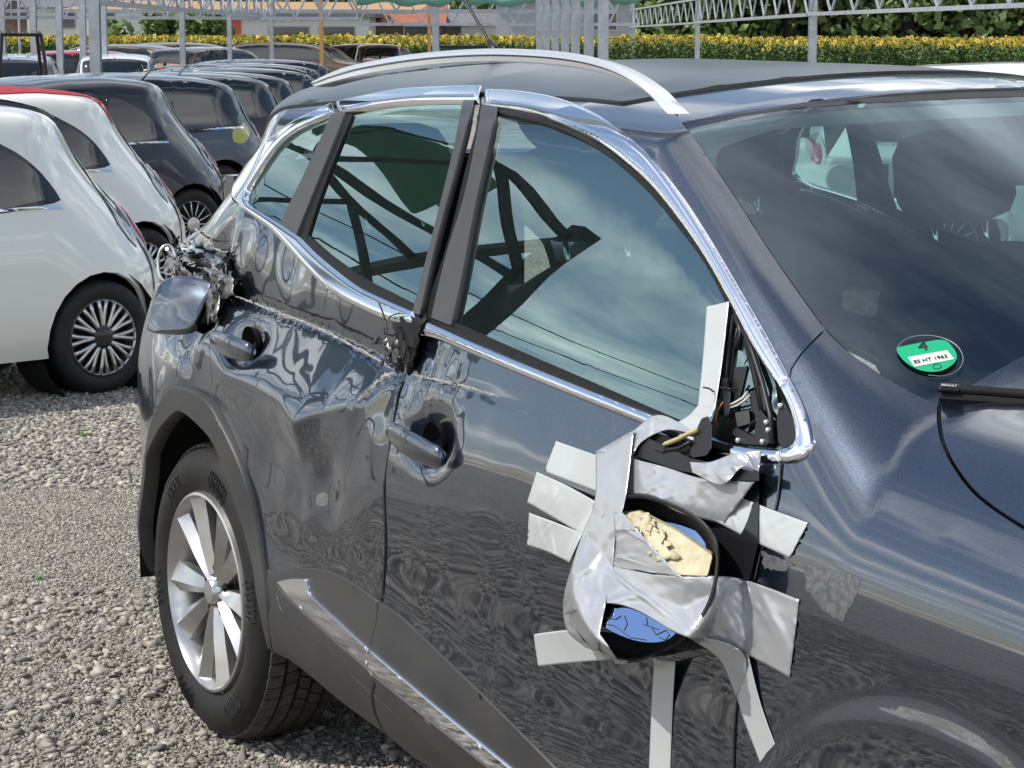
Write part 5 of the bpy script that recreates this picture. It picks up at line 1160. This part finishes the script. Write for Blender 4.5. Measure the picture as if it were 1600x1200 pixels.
def spoiler(c, sh, p, g, place, tot):
    L = [(x, sh.s_of_y(x, .62)) for x in (-.10, .1, .34)]; loop = L+[(x, tot(x)-s) for x, s in L[::-1]]
    o = panel(sh, 'roof_spoiler', loop, M['blackgloss'], c, sp=.06, off=.03, thick=.03, bev=.01); place(o)
def decals(c, sh, p, g, place, tot):
    for pl in ([(-.36, 1.00), (-.20, 1.00), (-.12, .90), (-.14, .82), (-.28, .82), (-.40, .92)], [(-.62, .52), (-.44, .62), (-.34, .50), (-.40, .36), (-.64, .34)]):
        for mi in (False, True): o = panel(sh, 'yellow_decal', g(cr(pl+[pl[0]], 3)[:-1]), M['yellow'], c, sp=.04, off=.002, thick=0, mirror=mi); place(o)
    MB().lathe([(0, 0), (.055, .0), (.07, .02)], 20, c=(-.18, -p['W']/2-.01, .78)).build('filler_recess', M['dark'], c)
def rails(c, sh, p, g, place, tot):
    for mi in (-1, 1):
        P = [(x, mi*(p['W']/2-.27), float(np.interp(x, p['u'], p['z']))-.03+.05*math.sin(math.pi*(x+.5)/2.2)**.4) for x in np.linspace(-.45, 1.65, 14)]; MB().tube(P, .014, 6).build('roof_rail', M['satin'], c, smooth=True)
def mast(c, sh, p, g, place, tot):
    MB().tube([(-.05, 0, 1.42), (-.16, 0, 1.52), (-.24, 0, 1.60)], [.009, .004, .003], 6).build('aerial', M['black'], c, smooth=True)
def cpos(px, dist): return groundpt(px, dist)
HD = R(284)
def by_wheel(px, dist, kind, hd, scale=1., sidew=1):
    """origin of a car whose rear wheel on the camera side stands at this place"""
    x, y, z = groundpt(px, dist); W = PROF[kind]['W']*scale/2*sidew; return (x-W*math.cos(hd+math.pi/2), y-W*math.sin(hd+math.pi/2), z)
RG = 'cars parked in the long row on the left'
make_car('city', by_wheel(163, 11.3, 'city', HD, .94), HD, 'white', 'nearest cream white small hatchback at the left edge, twin-spoke wheel in full view', scale=.94, extras=[spoiler], group=RG)
make_car('city', by_wheel(226, 14.9, 'city', HD, .96), HD, 'white', 'cream white small car with red soft top, second from the camera in the row', scale=.96, extras=[soft_top], group=RG)
make_car('city', by_wheel(306, 19.2, 'city', HD), HD, 'navy', 'navy black small car with many-spoke wheel behind the white pair', style='multi', extras=[mast], group=RG)
make_car('hatch', by_wheel(352, 23.2, 'hatch', HD), HD, 'slate', 'slate blue hatchback with yellow decals and open filler recess', extras=[decals, mast], group=RG)
make_car('hatch', by_wheel(412, 27.2, 'hatch', HD), HD, 'blackp', 'plain black hatchback next to the slate car with yellow decals', style='five', group=RG, detail=False)
make_car('hatch', by_wheel(446, 31.5, 'hatch', HD), HD, 'blackp', 'second plain black hatchback along the row, further off', style='five', group=RG, detail=False)
make_car('wagon', by_wheel(462, 36, 'wagon', HD), HD, 'navy', 'dark navy estate car with roof rails in the far part of the row', style='five', group=RG, detail=False, extras=[rails])
make_car('wagon', by_wheel(474, 41, 'wagon', HD), HD, 'navy', 'dark estate without rails, last but one of the far row', style='five', group=RG, detail=False)
make_car('wagon', by_wheel(490, 47, 'wagon', HD), HD, 'blackp', 'black estate at the far end of the row beside the maroon car', style='five', group=RG, detail=False)
BG = 'cars parked near the timber roofed shelter'
AW = PSI
def bgc(kind, px, dist, hd, body, label, scale=1., ex=()): 
    return make_car(kind, groundpt(px, dist), hd, body, label, group=BG, detail=False, scale=scale, extras=ex, style='five')
bgc('wagon', 22, 48, AW+.15, 'silver', 'silver car seen from behind at the left edge below the forklift guard', 1.06)
bgc('wagon', 78, 60, AW-1.3, 'red', 'bright red car behind the forklift guard', 1.05)
bgc('wagon', 186, 53, AW+.12, 'purewhite', 'white car with black rear window behind the thick galvanised post', 1.03)
bgc('wagon', 160, 68, AW-1.9, 'brownish', 'bronze estate, timber reflection painted in, left of the white car with black rear window', 1.12)
bgc('wagon', 232, 72, AW-1.2, 'brownish', 'bronze car, timber reflection painted in, between the first and second galvanised posts', 1.14)
bgc('wagon', 292, 66, AW-.5, 'brownish', 'bronze car, timber reflection painted in, with its windscreen towards the second post', 1.08)
bgc('hatch', 342, 56, AW-2.0, 'purewhite', 'white hatchback in side view above the black row', .95)
bgc('wagon', 395, 80, AW-1.5, 'brownish', 'far bronze car, timber reflection painted in, behind the white side-on hatchback', 1.12)
bgc('wagon', 436, 84, AW-1.0, 'beige', 'small pale beige car left of the maroon one', 1.05)
bgc('wagon', 487, 84, AW+.2, 'maroon', 'maroon estate seen from behind in front of the sunflowers', 1.03)
bgc('wagon', 546, 92, AW-1.0, 'brownish', 'bronze car, timber reflection painted in, with raised rear between maroon and beige cars', 1.05)
bgc('wagon', 594, 88, AW+.1, 'beige', 'beige van-like car seen from behind right of the maroon estate', 1.05)
def grille(c, sh, p, g, place, tot):
    mb = MB(); mb.box((p['u'][-1]-.16, 0, .80), (.12, 1.15, .34)); o = mb.build('grille_panel', M['purewhite'], c); md = o.modifiers.new('b', 'BEVEL'); md.width = .03; md.segments = 3
    for k in range(7): MB().box((p['u'][-1]-.09, -.30+k*.10, .81), (.02, .055, .22)).build('grille_slot', M['dark'], o)
    for sg in (-1, 1): MB().lathe([(0, .0), (.09, .0), (.10, .02)], 20, c=(0, 0, 0)).build('round_lamp', M['lampclear'], c).matrix_local = Matrix.Translation((p['u'][-1]-.085, sg*.50, .83)) @ Matrix.Rotation(R(90), 4, 'Z')
make_car('wagon', groundpt(1232, 19.5), AW+math.pi+.12, 'purewhite', 'white off-roader with slotted grille seen through the windscreen', extras=[grille], scale=1.0, style='five', detail=False)
make_car('wagon', by_wheel(1482, 16.2, 'wagon', R(60), 1.0, -1), R(60), 'purewhite', 'white car whose roof shows above the SUV roof at the right edge', style='multi', near='right', detail=True, scale=1.0)

# ------------------------------------------------------------------ steel frames, shelter, poles
STG = 'galvanised posts of the steel shelter frames'
def post(px, dist, w, label, top_z=4.2, m='steel', cat='post', group=STG, w2=None):
    x, y, z = groundpt(px, dist); t = empty('steel_post', (x, y, z), PSI); tag(t, label, cat, group)
    hb = MB(); h = top_z-z; w2 = w2 or w
    hb.box((0, 0, h/2), (w2, w*.16, h)).box((-w2/2, 0, h/2), (w*.12, w, h)).box((w2/2, 0, h/2), (w*.12, w, h)); hb.build('column', M[m], t)
    MB().box((0, 0, .015), (w*2, w*2, .03)).build('base_plate', M[m], t)
    for sx in (-1, 1):
        for sy_ in (-1, 1): MB().lathe([(0, .05), (.02, .05), (.02, 0)], 6, c=(sx*w*.75, sy_*w*.75, .03), ax='z').build('bolt', M[m], t)
    return t
post(155, 36, .155, 'thickest galvanised post, at the left behind the navy car')
post(290, 52, .115, 'thin galvanised post right of the white car with black rear window')
post(363, 60, .110, 'thin galvanised post left of the black row end')
post(428, 66, .110, 'thin galvanised post left of the maroon estate')
post(682, 70, .20, 'dark steel column left of the green cabinet')
post(987, 115, .16, 'most distant galvanised post before the tree line')
post(1087, 82, .16, 'middle galvanised post before the sunflowers on the right')
post(1265, 48, .155, 'nearest right galvanised post before the sunflowers')
M['wood'] = mat('larch_boards', (.36, .20, .085), .6, 0, col2=(.55, .34, .15), vscale=14)
post(505, 78, .13, 'brown timber post above the maroon estate', m='wood', w2=.13, group=None)
post(672, 74, .10, 'slim brown post beside the dark steel column', m='wood', w2=.1, group=None)
for i, px in enumerate((842, 853, 867, 882, 898, 919, 941)):
    post(px, 60+i*-1.2, .16+.012*i, ['farthest left', 'second', 'third', 'middle', 'fifth', 'sixth', 'widest rightmost'][i]+' of the seven grey steel uprights behind the roof rail', group='grey steel uprights standing close together')
for i, px in enumerate((12, 60, 100, 136, 168)):
    post(px, 62-2*i, .15, ['leftmost grey upright behind the forklift guard', 'wide grey upright seen through the forklift guard', 'wide grey upright right of the forklift guard', 'grey upright left of the thickest galvanised post', 'grey upright just right of the thickest galvanised post'][i], group='grey uprights on the left')
def truss(a, b, h, n, label, m='steel', r=.035, zig=True):
    a = np.array(a, float); b = np.array(b, float); t = empty('roof_truss', tuple(a)); tag(t, label, 'truss', 'steel roof trusses'); b = b-a; a = a*0; up = np.array([0, 0, h])
    MB().bar(a, b, r*2).build('bottom_chord', M[m], t); MB().bar(a+up, b+up, r*2).build('top_chord', M[m], t)
    for i in range(n):
        p = a+(b-a)*i/n; q = a+(b-a)*(i+1)/n; mid = (p+q)/2+up
        MB().bar(p, mid, r*1.1).build('diagonal', M[m], t); MB().bar(mid, q, r*1.1).build('diagonal', M[m], t)
    return t
def P3(px, py, dist): v = ray(px, py); return CAM+v*(dist/math.hypot(v[0], v[1]))
truss(P3(1265, 22, 48), P3(1720, 3, 31), .75, 9, 'nearest right truss running from the near post out of frame')
truss(P3(1087, 35, 82), P3(1262, 23, 48.5), .8, 11, 'right truss between the middle and near posts')
truss(P3(985, 42, 115), P3(1085, 36, 82.5), .8, 12, 'most distant right truss between two far posts')
truss(P3(560, 38, 72), P3(1000, 38, 72), .95, 9, 'low crossing truss above the green cabinet', r=.045)
truss(P3(-60, 27, 60), P3(560, 29, 62), .75, 12, 'crossing truss over the cars on the left', r=.04)
truss(P3(150, 4, 36), P3(430, 27, 66), .9, 16, 'receding truss from the thickest post to the far one', r=.04)
truss(P3(-60, 17, 66), P3(960, 18, 70), .9, 17, 'upper crossing truss under the timber roof', r=.05)
# timber roofed shelter
t = empty('timber_shelter_roof', tuple(P3(350, 20, 82))); tag(t, 'timber boarded shelter roof spanning above the cars on the left', 'roof')
A, B = P3(60, 20, 78), P3(650, 22, 86); dA = np.array([math.cos(PSI), math.sin(PSI), .035])*16; o0 = np.array(t.location)
for k in range(14):
    f0, f1 = k/14, (k+.92)/14; q = [A+dA*f0, B+dA*f0, B+dA*f1, A+dA*f1]; mb = MB(); V = [p-o0 for p in q]+[p-o0+np.array([0, 0, .03]) for p in q]
    mb.add(V, [(3, 2, 1, 0), (4, 5, 6, 7), (0, 1, 5, 4), (1, 2, 6, 5), (2, 3, 7, 6), (3, 0, 4, 7)]); mb.build('board', M['wood'], t)
M['net'] = mat('green_hail_net', (.15, .34, .27), .8, bump=.4, bscale=30)
t = empty('hail_net', tuple(P3(780, 2, 66))); tag(t, 'dark green hail net gathered under the frame above the SUV roof', 'net'); o0 = np.array(t.location)
pts = [P3(px, -2+3*math.sin(px*.05)+1.5*math.sin(px*.13), 66)-o0 for px in range(555, 1010, 12)]; MB().tube(pts, [.16+.05*math.sin(i*1.3) for i in range(len(pts))], 8).build('net_roll', M['net'], t, smooth=True)
# shelter standing behind the photographer, seen mirrored in the windows
M['backlit_steel'] = mat('backlit_dark_steel', (.055, .065, .065), .6, .3, var=.2)  # steel darkened to paint in the backlit look of the mirrored frame
sh_ = empty('hail_net_shelter', (-6.7, -3.9, gz(-6.7))); tag(sh_, 'steel framed hail net shelter mirrored in the side windows', 'shelter')
U = np.array([-.26, .965, 0]); Wv = np.array([-.965, -.26, 0]); hz = 3.62
def sb(n, a, b, w, m='backlit_steel'): MB().bar(a, b, w).build(n, M[m], sh_)
O = np.zeros(3); Z = np.array([0, 0, 1.])
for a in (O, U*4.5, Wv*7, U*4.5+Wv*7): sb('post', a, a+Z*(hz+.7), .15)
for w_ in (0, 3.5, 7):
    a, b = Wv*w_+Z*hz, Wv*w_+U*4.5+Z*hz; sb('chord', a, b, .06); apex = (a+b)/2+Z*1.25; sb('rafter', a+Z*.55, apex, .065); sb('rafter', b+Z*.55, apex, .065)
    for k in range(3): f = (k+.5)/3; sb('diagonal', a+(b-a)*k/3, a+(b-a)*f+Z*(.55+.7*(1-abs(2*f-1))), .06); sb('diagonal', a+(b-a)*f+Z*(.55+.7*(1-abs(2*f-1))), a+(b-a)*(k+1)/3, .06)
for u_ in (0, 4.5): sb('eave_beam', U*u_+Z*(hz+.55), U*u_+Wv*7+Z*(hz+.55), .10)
V = []; nn_ = 12
for i in range(nn_+1):
    for j in range(nn_+1):
        f = i/nn_; V.append(U*(.6+3.6*f)+Wv*1.9*j/nn_+Z*(hz+.60+.72*(1-abs(2*f-1))-.10*math.sin(math.pi*((j*3/nn_) % 1))))
mk('net_sheet', V, [(i*(nn_+1)+j, (i+1)*(nn_+1)+j, (i+1)*(nn_+1)+j+1, i*(nn_+1)+j+1) for i in range(nn_) for j in range(nn_)], M['net'], sh_)
for k, (hh, lbl) in enumerate(((9.4, 'lowest'), (10.2, 'middle'), (11.0, 'highest'))):
    P = [(1.3+40*math.cos(R(a)), .1+40*math.sin(R(a)), hh-.35*math.sin(math.pi*(a-180)/60)) for a in range(180, 241, 5)]
    o = MB().tube(P, .022, 5).build('overhead_cable', M['rubber']); tag(o, lbl+' of three overhead cables mirrored in the side windows', 'cable', 'overhead cables')

# ------------------------------------------------------------------ forklift guard, cabinet
t = empty('forklift', groundpt(38, 46), PSI+.3); tag(t, 'forklift whose black overhead guard rises at the left edge', 'forklift')
for (x, y, x2, y2) in ((-.5, -.42, -.35, -.36), (-.5, .42, -.35, .36), (.5, -.42, .35, -.36), (.5, .42, .35, .36)): MB().tube([(x, y, .9), (x*.95, y, 1.4), (x2, y2, 2.0)], .035, 6).build('guard_post', M['black'], t)
for y in (-.36, -.12, .12, .36): MB().tube([(-.35, y, 2.0), (0, y, 2.05), (.35, y, 2.0)], .03, 6).build('guard_bar', M['black'], t)
for x in (-.35, .35): MB().tube([(x, -.36, 2.0), (x, .36, 2.0)], .035, 6).build('guard_bar', M['black'], t)
MB().box((0, 0, .65), (1.6, .9, .55)).box((-.6, 0, .95), (.4, .85, .25)).build('chassis', M['brownish'], t)
for x in (-.5, .55):
    for y in (-.45, .45): MB().lathe([(0, 0), (.25, 0), (.28, .03), (.28, .15), (0, .18)], 20, c=(x, y-.09, .28)).build('wheel', M['tyre'], t)
M['green'] = mat('green_cabinet_paint', (.045, .10, .075), .5)
t = empty('green_cabinet', groundpt(726, 76), PSI); tag(t, 'dark green cabinet standing before the sunflowers above the roof rail', 'cabinet')
MB().box((0, 0, .78), (.8, 1.45, 1.56)).build('cabinet_body', M['green'], t); MB().box((0, 0, 1.59), (.9, 1.55, .07)).build('cabinet_lid', M['black'], t)
for y in (-.36, .36): MB().box((-.41, y, .78), (.03, .66, 1.4)).build('door', M['green'], t)
# ------------------------------------------------------------------ sunflowers
M['leafg'] = mat('sunflower_leaf', (.055, .105, .022), .6, 0, col2=(.10, .17, .04), vscale=1.5)
M['petal'] = mat('sunflower_petal', (.60, .42, .03), .6, col2=(.68, .55, .10), vscale=2); M['seed'] = mat('sunflower_centre', (.07, .035, .012), .8)
def sunflowers(name, d0, d1, n, seed, pxr=(-160, 2500)):
    r = np.random.default_rng(seed); px = r.uniform(*pxr, n); d = np.sqrt(r.uniform(d0**2, d1**2, n)); fx = math.atan2(-1, 0)
    VL, FL, VP, FP, VS, FS = [], [], [], [], [], []
    sd = np.array([math.cos(SUN_AZ+.6), math.sin(SUN_AZ+.6)])
    for p, q in zip(px, d):
        x, y, z = groundpt(p, q); h = 1.62+r.normal(0, .10)-.12*(p > 1150); c = np.array([x, y, z])
        for k in range(9):
            a = r.uniform(0, 6.28); zz = r.uniform(.25, .95)*h; L = r.uniform(.14, .26); dd = np.array([math.cos(a), math.sin(a), 0]); sdv = np.array([-math.sin(a), math.cos(a), 0])*L*.42; tip = c+dd*L*1.4+np.array([0, 0, zz-.06]); b = c+np.array([0, 0, zz]); m_ = c+dd*L*.7+np.array([0, 0, zz+.06]); n0 = len(VL)
            VL += [b, m_+sdv, tip, m_-sdv]; FL.append((n0, n0+1, n0+2, n0+3))
        n0 = len(VL); VL += [c+(.02, 0, 0), c+(-.02, 0, 0), c+np.array([0, 0, h]), c+np.array([.0, .03, 0])]; FL += [(n0, n0+1, n0+2), (n0+1, n0+3, n0+2)]
        if r.random() < .9:
            a = math.atan2(-_d[1], -_d[0])+r.normal(0, .7); nd = np.array([math.cos(a)*.9, math.sin(a)*.9, -.15+r.normal(0, .25)]); nd /= np.linalg.norm(nd); u_ = np.cross(nd, [0, 0, 1]); u_ /= np.linalg.norm(u_); w_ = np.cross(u_, nd); hc_ = c+np.array([0, 0, h])+nd*.05; R_ = r.uniform(.09, .14); n0 = len(VP)
            for k in range(9): t_ = 6.283*k/9; rr = R_*(1 if k % 2 else .8); VP.append(hc_+(u_*math.cos(t_)+w_*math.sin(t_))*rr)
            FP.append(tuple(range(n0, n0+9))); n0 = len(VS)
            for k in range(6): t_ = 6.283*k/6; VS.append(hc_+nd*.015+(u_*math.cos(t_)+w_*math.sin(t_))*R_*.32)
            FS.append(tuple(range(n0, n0+6)))
    t = empty(name, groundpt(800, d0)); o0 = np.array(t.location)
    for nm, V, F, m in (('leaves', VL, FL, 'leafg'), ('petals', VP, FP, 'petal'), ('seed_heads', VS, FS, 'seed')): mk(nm, np.array(V)-o0, F, M[m], t, False)['kind'] = 'stuff'
    t['kind'] = 'stuff'; t['label'] = 'long field of yellow sunflowers in bloom'; return t
sunflowers('sunflower_field', 112, 128, 9500, 11); sunflowers('sunflower_field', 128, 170, 6500, 12)
# ------------------------------------------------------------------ trees and houses
def foliage_mat(name, a, b):
    m, t, p = newmat(name); g = t.nodes.new('ShaderNodeNewGeometry'); r = t.nodes.new('ShaderNodeValToRGB'); t.links.new(g.outputs['Random Per Island'], r.inputs[0]); r.color_ramp.elements[0].color = rgba(a); r.color_ramp.elements[1].color = rgba(b); t.links.new(r.outputs[0], p.inputs['Base Color']); p.inputs['Roughness'].default_value = .65; return m
FO = [foliage_mat('dark_leaves', (.05, .09, .028), (.13, .19, .06)), foliage_mat('mid_leaves', (.07, .12, .03), (.17, .24, .07)), foliage_mat('light_leaves', (.10, .16, .04), (.21, .29, .09))]
M['bark'] = mat('bark', (.06, .045, .035), .9, var=.3, vscale=10)
def tree(loc, h, w, fo, label, seed, n=1500, group='trees behind the sunflower field', ls=.30):
    r = np.random.default_rng(seed); t = empty('tree', loc); tag(t, label, 'tree', group)
    tr = MB(); tr.tube([(0, 0, 0), (.1, .05, h*.3), (0, .1, h*.62)], [w*.045, w*.035, w*.015], 8)
    for k in range(5): a = r.uniform(0, 6.28); tr.tube([(0, .05, h*(.25+.08*k)), (math.cos(a)*w*.18, math.sin(a)*w*.18, h*(.42+.08*k)), (math.cos(a)*w*.33, math.sin(a)*w*.33, h*(.52+.08*k))], [w*.016, w*.010, w*.004], 5)
    tr.build('trunk', M['bark'], t, smooth=True)
    cl = [(r.uniform(-.36, .36)*w, r.uniform(-.36, .36)*w, h*r.uniform(.05, .86), w*r.uniform(.14, .27)) for _ in range(26)]+[(0, 0, h*.85, w*.2)]
    V = []; F = []
    for i in range(n):
        cx, cy, cz, cr_ = cl[r.integers(len(cl))]; v = r.normal(0, 1, 3); v /= np.linalg.norm(v); p = np.array([cx, cy, cz])+v*cr_*r.uniform(.65, 1.08)*(1, 1, .85)
        a = r.normal(0, 1, 3); a /= np.linalg.norm(a); b = np.cross(a, v+r.normal(0, .5, 3)); b /= np.linalg.norm(b)+1e-9; s_ = ls*r.uniform(.6, 1.4); n0 = len(V)
        V += [p-a*s_, p+b*s_*.6, p+a*s_, p-b*s_*.6]; F.append((n0, n0+1, n0+2, n0+3))
    o = mk('crown', V, F, FO[fo], t, False); return t
tl = [(965, 188, 16, 13, 1), (1010, 190, 20, 15, 0), (1060, 182, 10, 12, 2), (1095, 196, 22, 16, 0), (1140, 186, 15, 13, 1), (1185, 192, 19, 14, 0), (1230, 184, 12, 12, 1), (1275, 195, 21, 15, 0), (1320, 186, 14, 13, 1), (1365, 190, 19, 15, 0), (1410, 184, 15, 13, 2), (1455, 193, 22, 16, 0), (1500, 184, 13, 13, 2), (1548, 188, 18, 15, 1), (1600, 184, 17, 15, 0), (1650, 190, 20, 16, 1)]
nm = {0: 'dark green', 1: 'mid green', 2: 'pale green'}
for i, (px, d, h, w, f) in enumerate(tl):
    ref = 'left of the far post' if px < 980 else 'between far and middle posts' if px < 1087 else 'between middle and near right posts' if px < 1265 else 'right of the near right post'
    same = [q for q in tl if q[4] == f and ((q[0] < 980) == (px < 980)) and ((q[0] < 1087) == (px < 1087)) and ((q[0] < 1265) == (px < 1265))]
    k = [q[0] for q in same].index(px); od = ['first', 'second', 'third', 'fourth', 'fifth'][k]+' from the left ' if len(same) > 1 else ''
    tree(groundpt(px, d), h*1.35, w*1.1, f, ('%s%s tree, %s' % ((od.replace(' from the left', '')) if od else '', nm[f], ref)).replace('  ', ' '), 100+i, 2600, ls=.42)
tree(groundpt(265, 150), 3.3, 3.4, 1, 'low bushy tree between the white houses on the left', 140, 900, 'garden trees by the houses'); tree(groundpt(330, 150), 3.6, 4.6, 2, 'pale bushy tree left of the long white building', 141, 1100, 'garden trees by the houses'); tree(groundpt(183, 140), 2.6, 2.6, 2, 'small bush beside the thickest galvanised post', 142, 700, 'garden trees by the houses')
tree(groundpt(785, 200), 9, 10, 0, 'dark tree behind the green cabinet', 143, 900, 'garden trees by the houses')
for i in range(9): tree(groundpt(-100+i*135, 262+9*(i % 3)), 12+2*(i % 2), 17, i % 2, 'far tree rising behind '+['the left frame edge', 'the brown clad house', 'the plain white house', 'the pale bushy tree', 'the long white building', 'the red tiled low building', 'the green cabinet', 'the pale grey flat building', 'the leftmost post of the right truss'][i], 160+i, 700, 'far trees behind the houses', ls=.7)
M['wallw'] = mat('white_render', (.66, .65, .61), .85, var=.05, vscale=2); M['wallg'] = mat('grey_render', (.40, .40, .42), .85, var=.06, vscale=2); M['wallb'] = mat('brown_cladding', (.15, .10, .07), .8, var=.2, vscale=3); M['tile'] = mat('red_roof_tiles', (.34, .12, .07), .8, var=.25, vscale=3); M['slateroof'] = mat('grey_roof', (.16, .16, .18), .7, var=.15, vscale=3); M['pane'] = mat('dark_window_pane', (.03, .035, .045), .05, coat=1); M['redwall'] = mat('red_orange_panel', (.55, .12, .06), .7)
def house(px, dist, w, dp, h, rh, wall, roof, label, wins, rz=0, gable=True, bands=()):
    t = empty('house', groundpt(px, dist), PSI+rz); tag(t, label, 'house')
    MB().box((0, 0, h/2), (dp, w, h)).build('wall', M[wall], t)
    if gable: V = [(-dp/2-.4, -w/2-.4, h), (-dp/2-.4, w/2+.4, h), (dp/2+.4, w/2+.4, h), (dp/2+.4, -w/2-.4, h), (0, -w/2-.4, h+rh), (0, w/2+.4, h+rh)]; mk('roof', V, [(0, 4, 5, 1), (3, 2, 5, 4), (0, 3, 4), (1, 5, 2), (0, 1, 2, 3)], M[roof], t, False)
    else: MB().box((0, 0, h+rh/2), (dp+.8, w+.8, rh)).build('roof', M[roof], t)
    for (y, z, ww, hh) in wins:
        f = MB().box((-dp/2-.03, y, z), (.08, ww+.16, hh+.16)).build('window', M['wallw'] if wall != 'wallw' else M['wallg'], t); MB().box((-dp/2-.08, y, z), (.04, ww, hh)).build('pane', M['pane'], f)
    for (y, z, ww, hh, m) in bands: MB().box((-dp/2-.05, y, z), (.1, ww, hh)).build('facade_panel', M[m], t)
    return t
r = np.random.default_rng(77); V = []; F = []
for i in range(20000):
    p = np.array(groundpt(r.uniform(930, 2900), r.uniform(205, 235)))+np.array([0, 0, abs(r.normal(0, 6.5))+r.uniform(0, 2)]); a = r.normal(0, 1, 3); a /= np.linalg.norm(a); b = np.cross(a, r.normal(0, 1, 3)); b /= np.linalg.norm(b); s_ = r.uniform(.6, 1.3); n0 = len(V)
    V += [p-a*s_, p+b*s_*.7, p+a*s_, p-b*s_*.7]; F.append((n0, n0+1, n0+2, n0+3))
mk('woodland', V, F, FO[1], None, False)['kind'] = 'stuff'
house(15, 175, 8, 8, 5.2, 2, 'wallb', 'tile', 'brown clad house behind the forklift guard', [(-2, 3.6, 1.2, 1.2), (1.5, 3.6, 1.2, 1.2)])
house(85, 180, 5, 8, 4.6, 2.2, 'wallb', 'tile', 'narrow brown house with red tiled roof on the left', [(0, 3.2, 1.1, 1.2)])
house(140, 170, 6.5, 8, 3.7, 2.6, 'wallw', 'slateroof', 'white gabled house with two dark windows behind the thickest post', [(-1.6, 3.0, 1.0, 1.3), (.6, 3.0, 1.2, 1.3)], rz=R(90) if False else 0)
house(215, 168, 5.5, 7, 3.9, 1.6, 'wallw', 'slateroof', 'plain white house between first and second posts', [(1.2, 2.9, .9, .9)])
house(478, 165, 9.5, 9, 3.0, .9, 'wallw', 'slateroof', 'long white building with grey roof and red end panel', [(-2.6, 1.7, 2.3, 1.3), (.6, 1.7, 2.6, 1.3)], gable=False, bands=[(4.3, 1.6, 1.0, 3.0, 'redwall')])
house(625, 172, 6.2, 8, 2.6, 1.4, 'wallb', 'tile', 'low building with red tiled roof above the bronze cars', [(-1.5, 1.9, 1.8, 1.0)])
house(760, 178, 9, 8, 2.6, 1.1, 'wallw', 'slateroof', 'low white building with grey roof behind the green cabinet', [(2.4, 1.9, 1.2, 1.0), (-2, 1.9, 1.2, 1.0)])
house(880, 160, 9, 10, 4.0, .4, 'wallg', 'slateroof', 'pale grey flat building behind the seven steel uprights', [(-2.5, 2.7, 1.6, 1.0)], gable=False)
o = MB().tube([groundpt(38, 90), (*groundpt(38, 90)[:2], 6)], .05, 8).build('lamp_pole', M['steel']); tag(o, 'thin pale pole in front of the brown houses', 'pole')
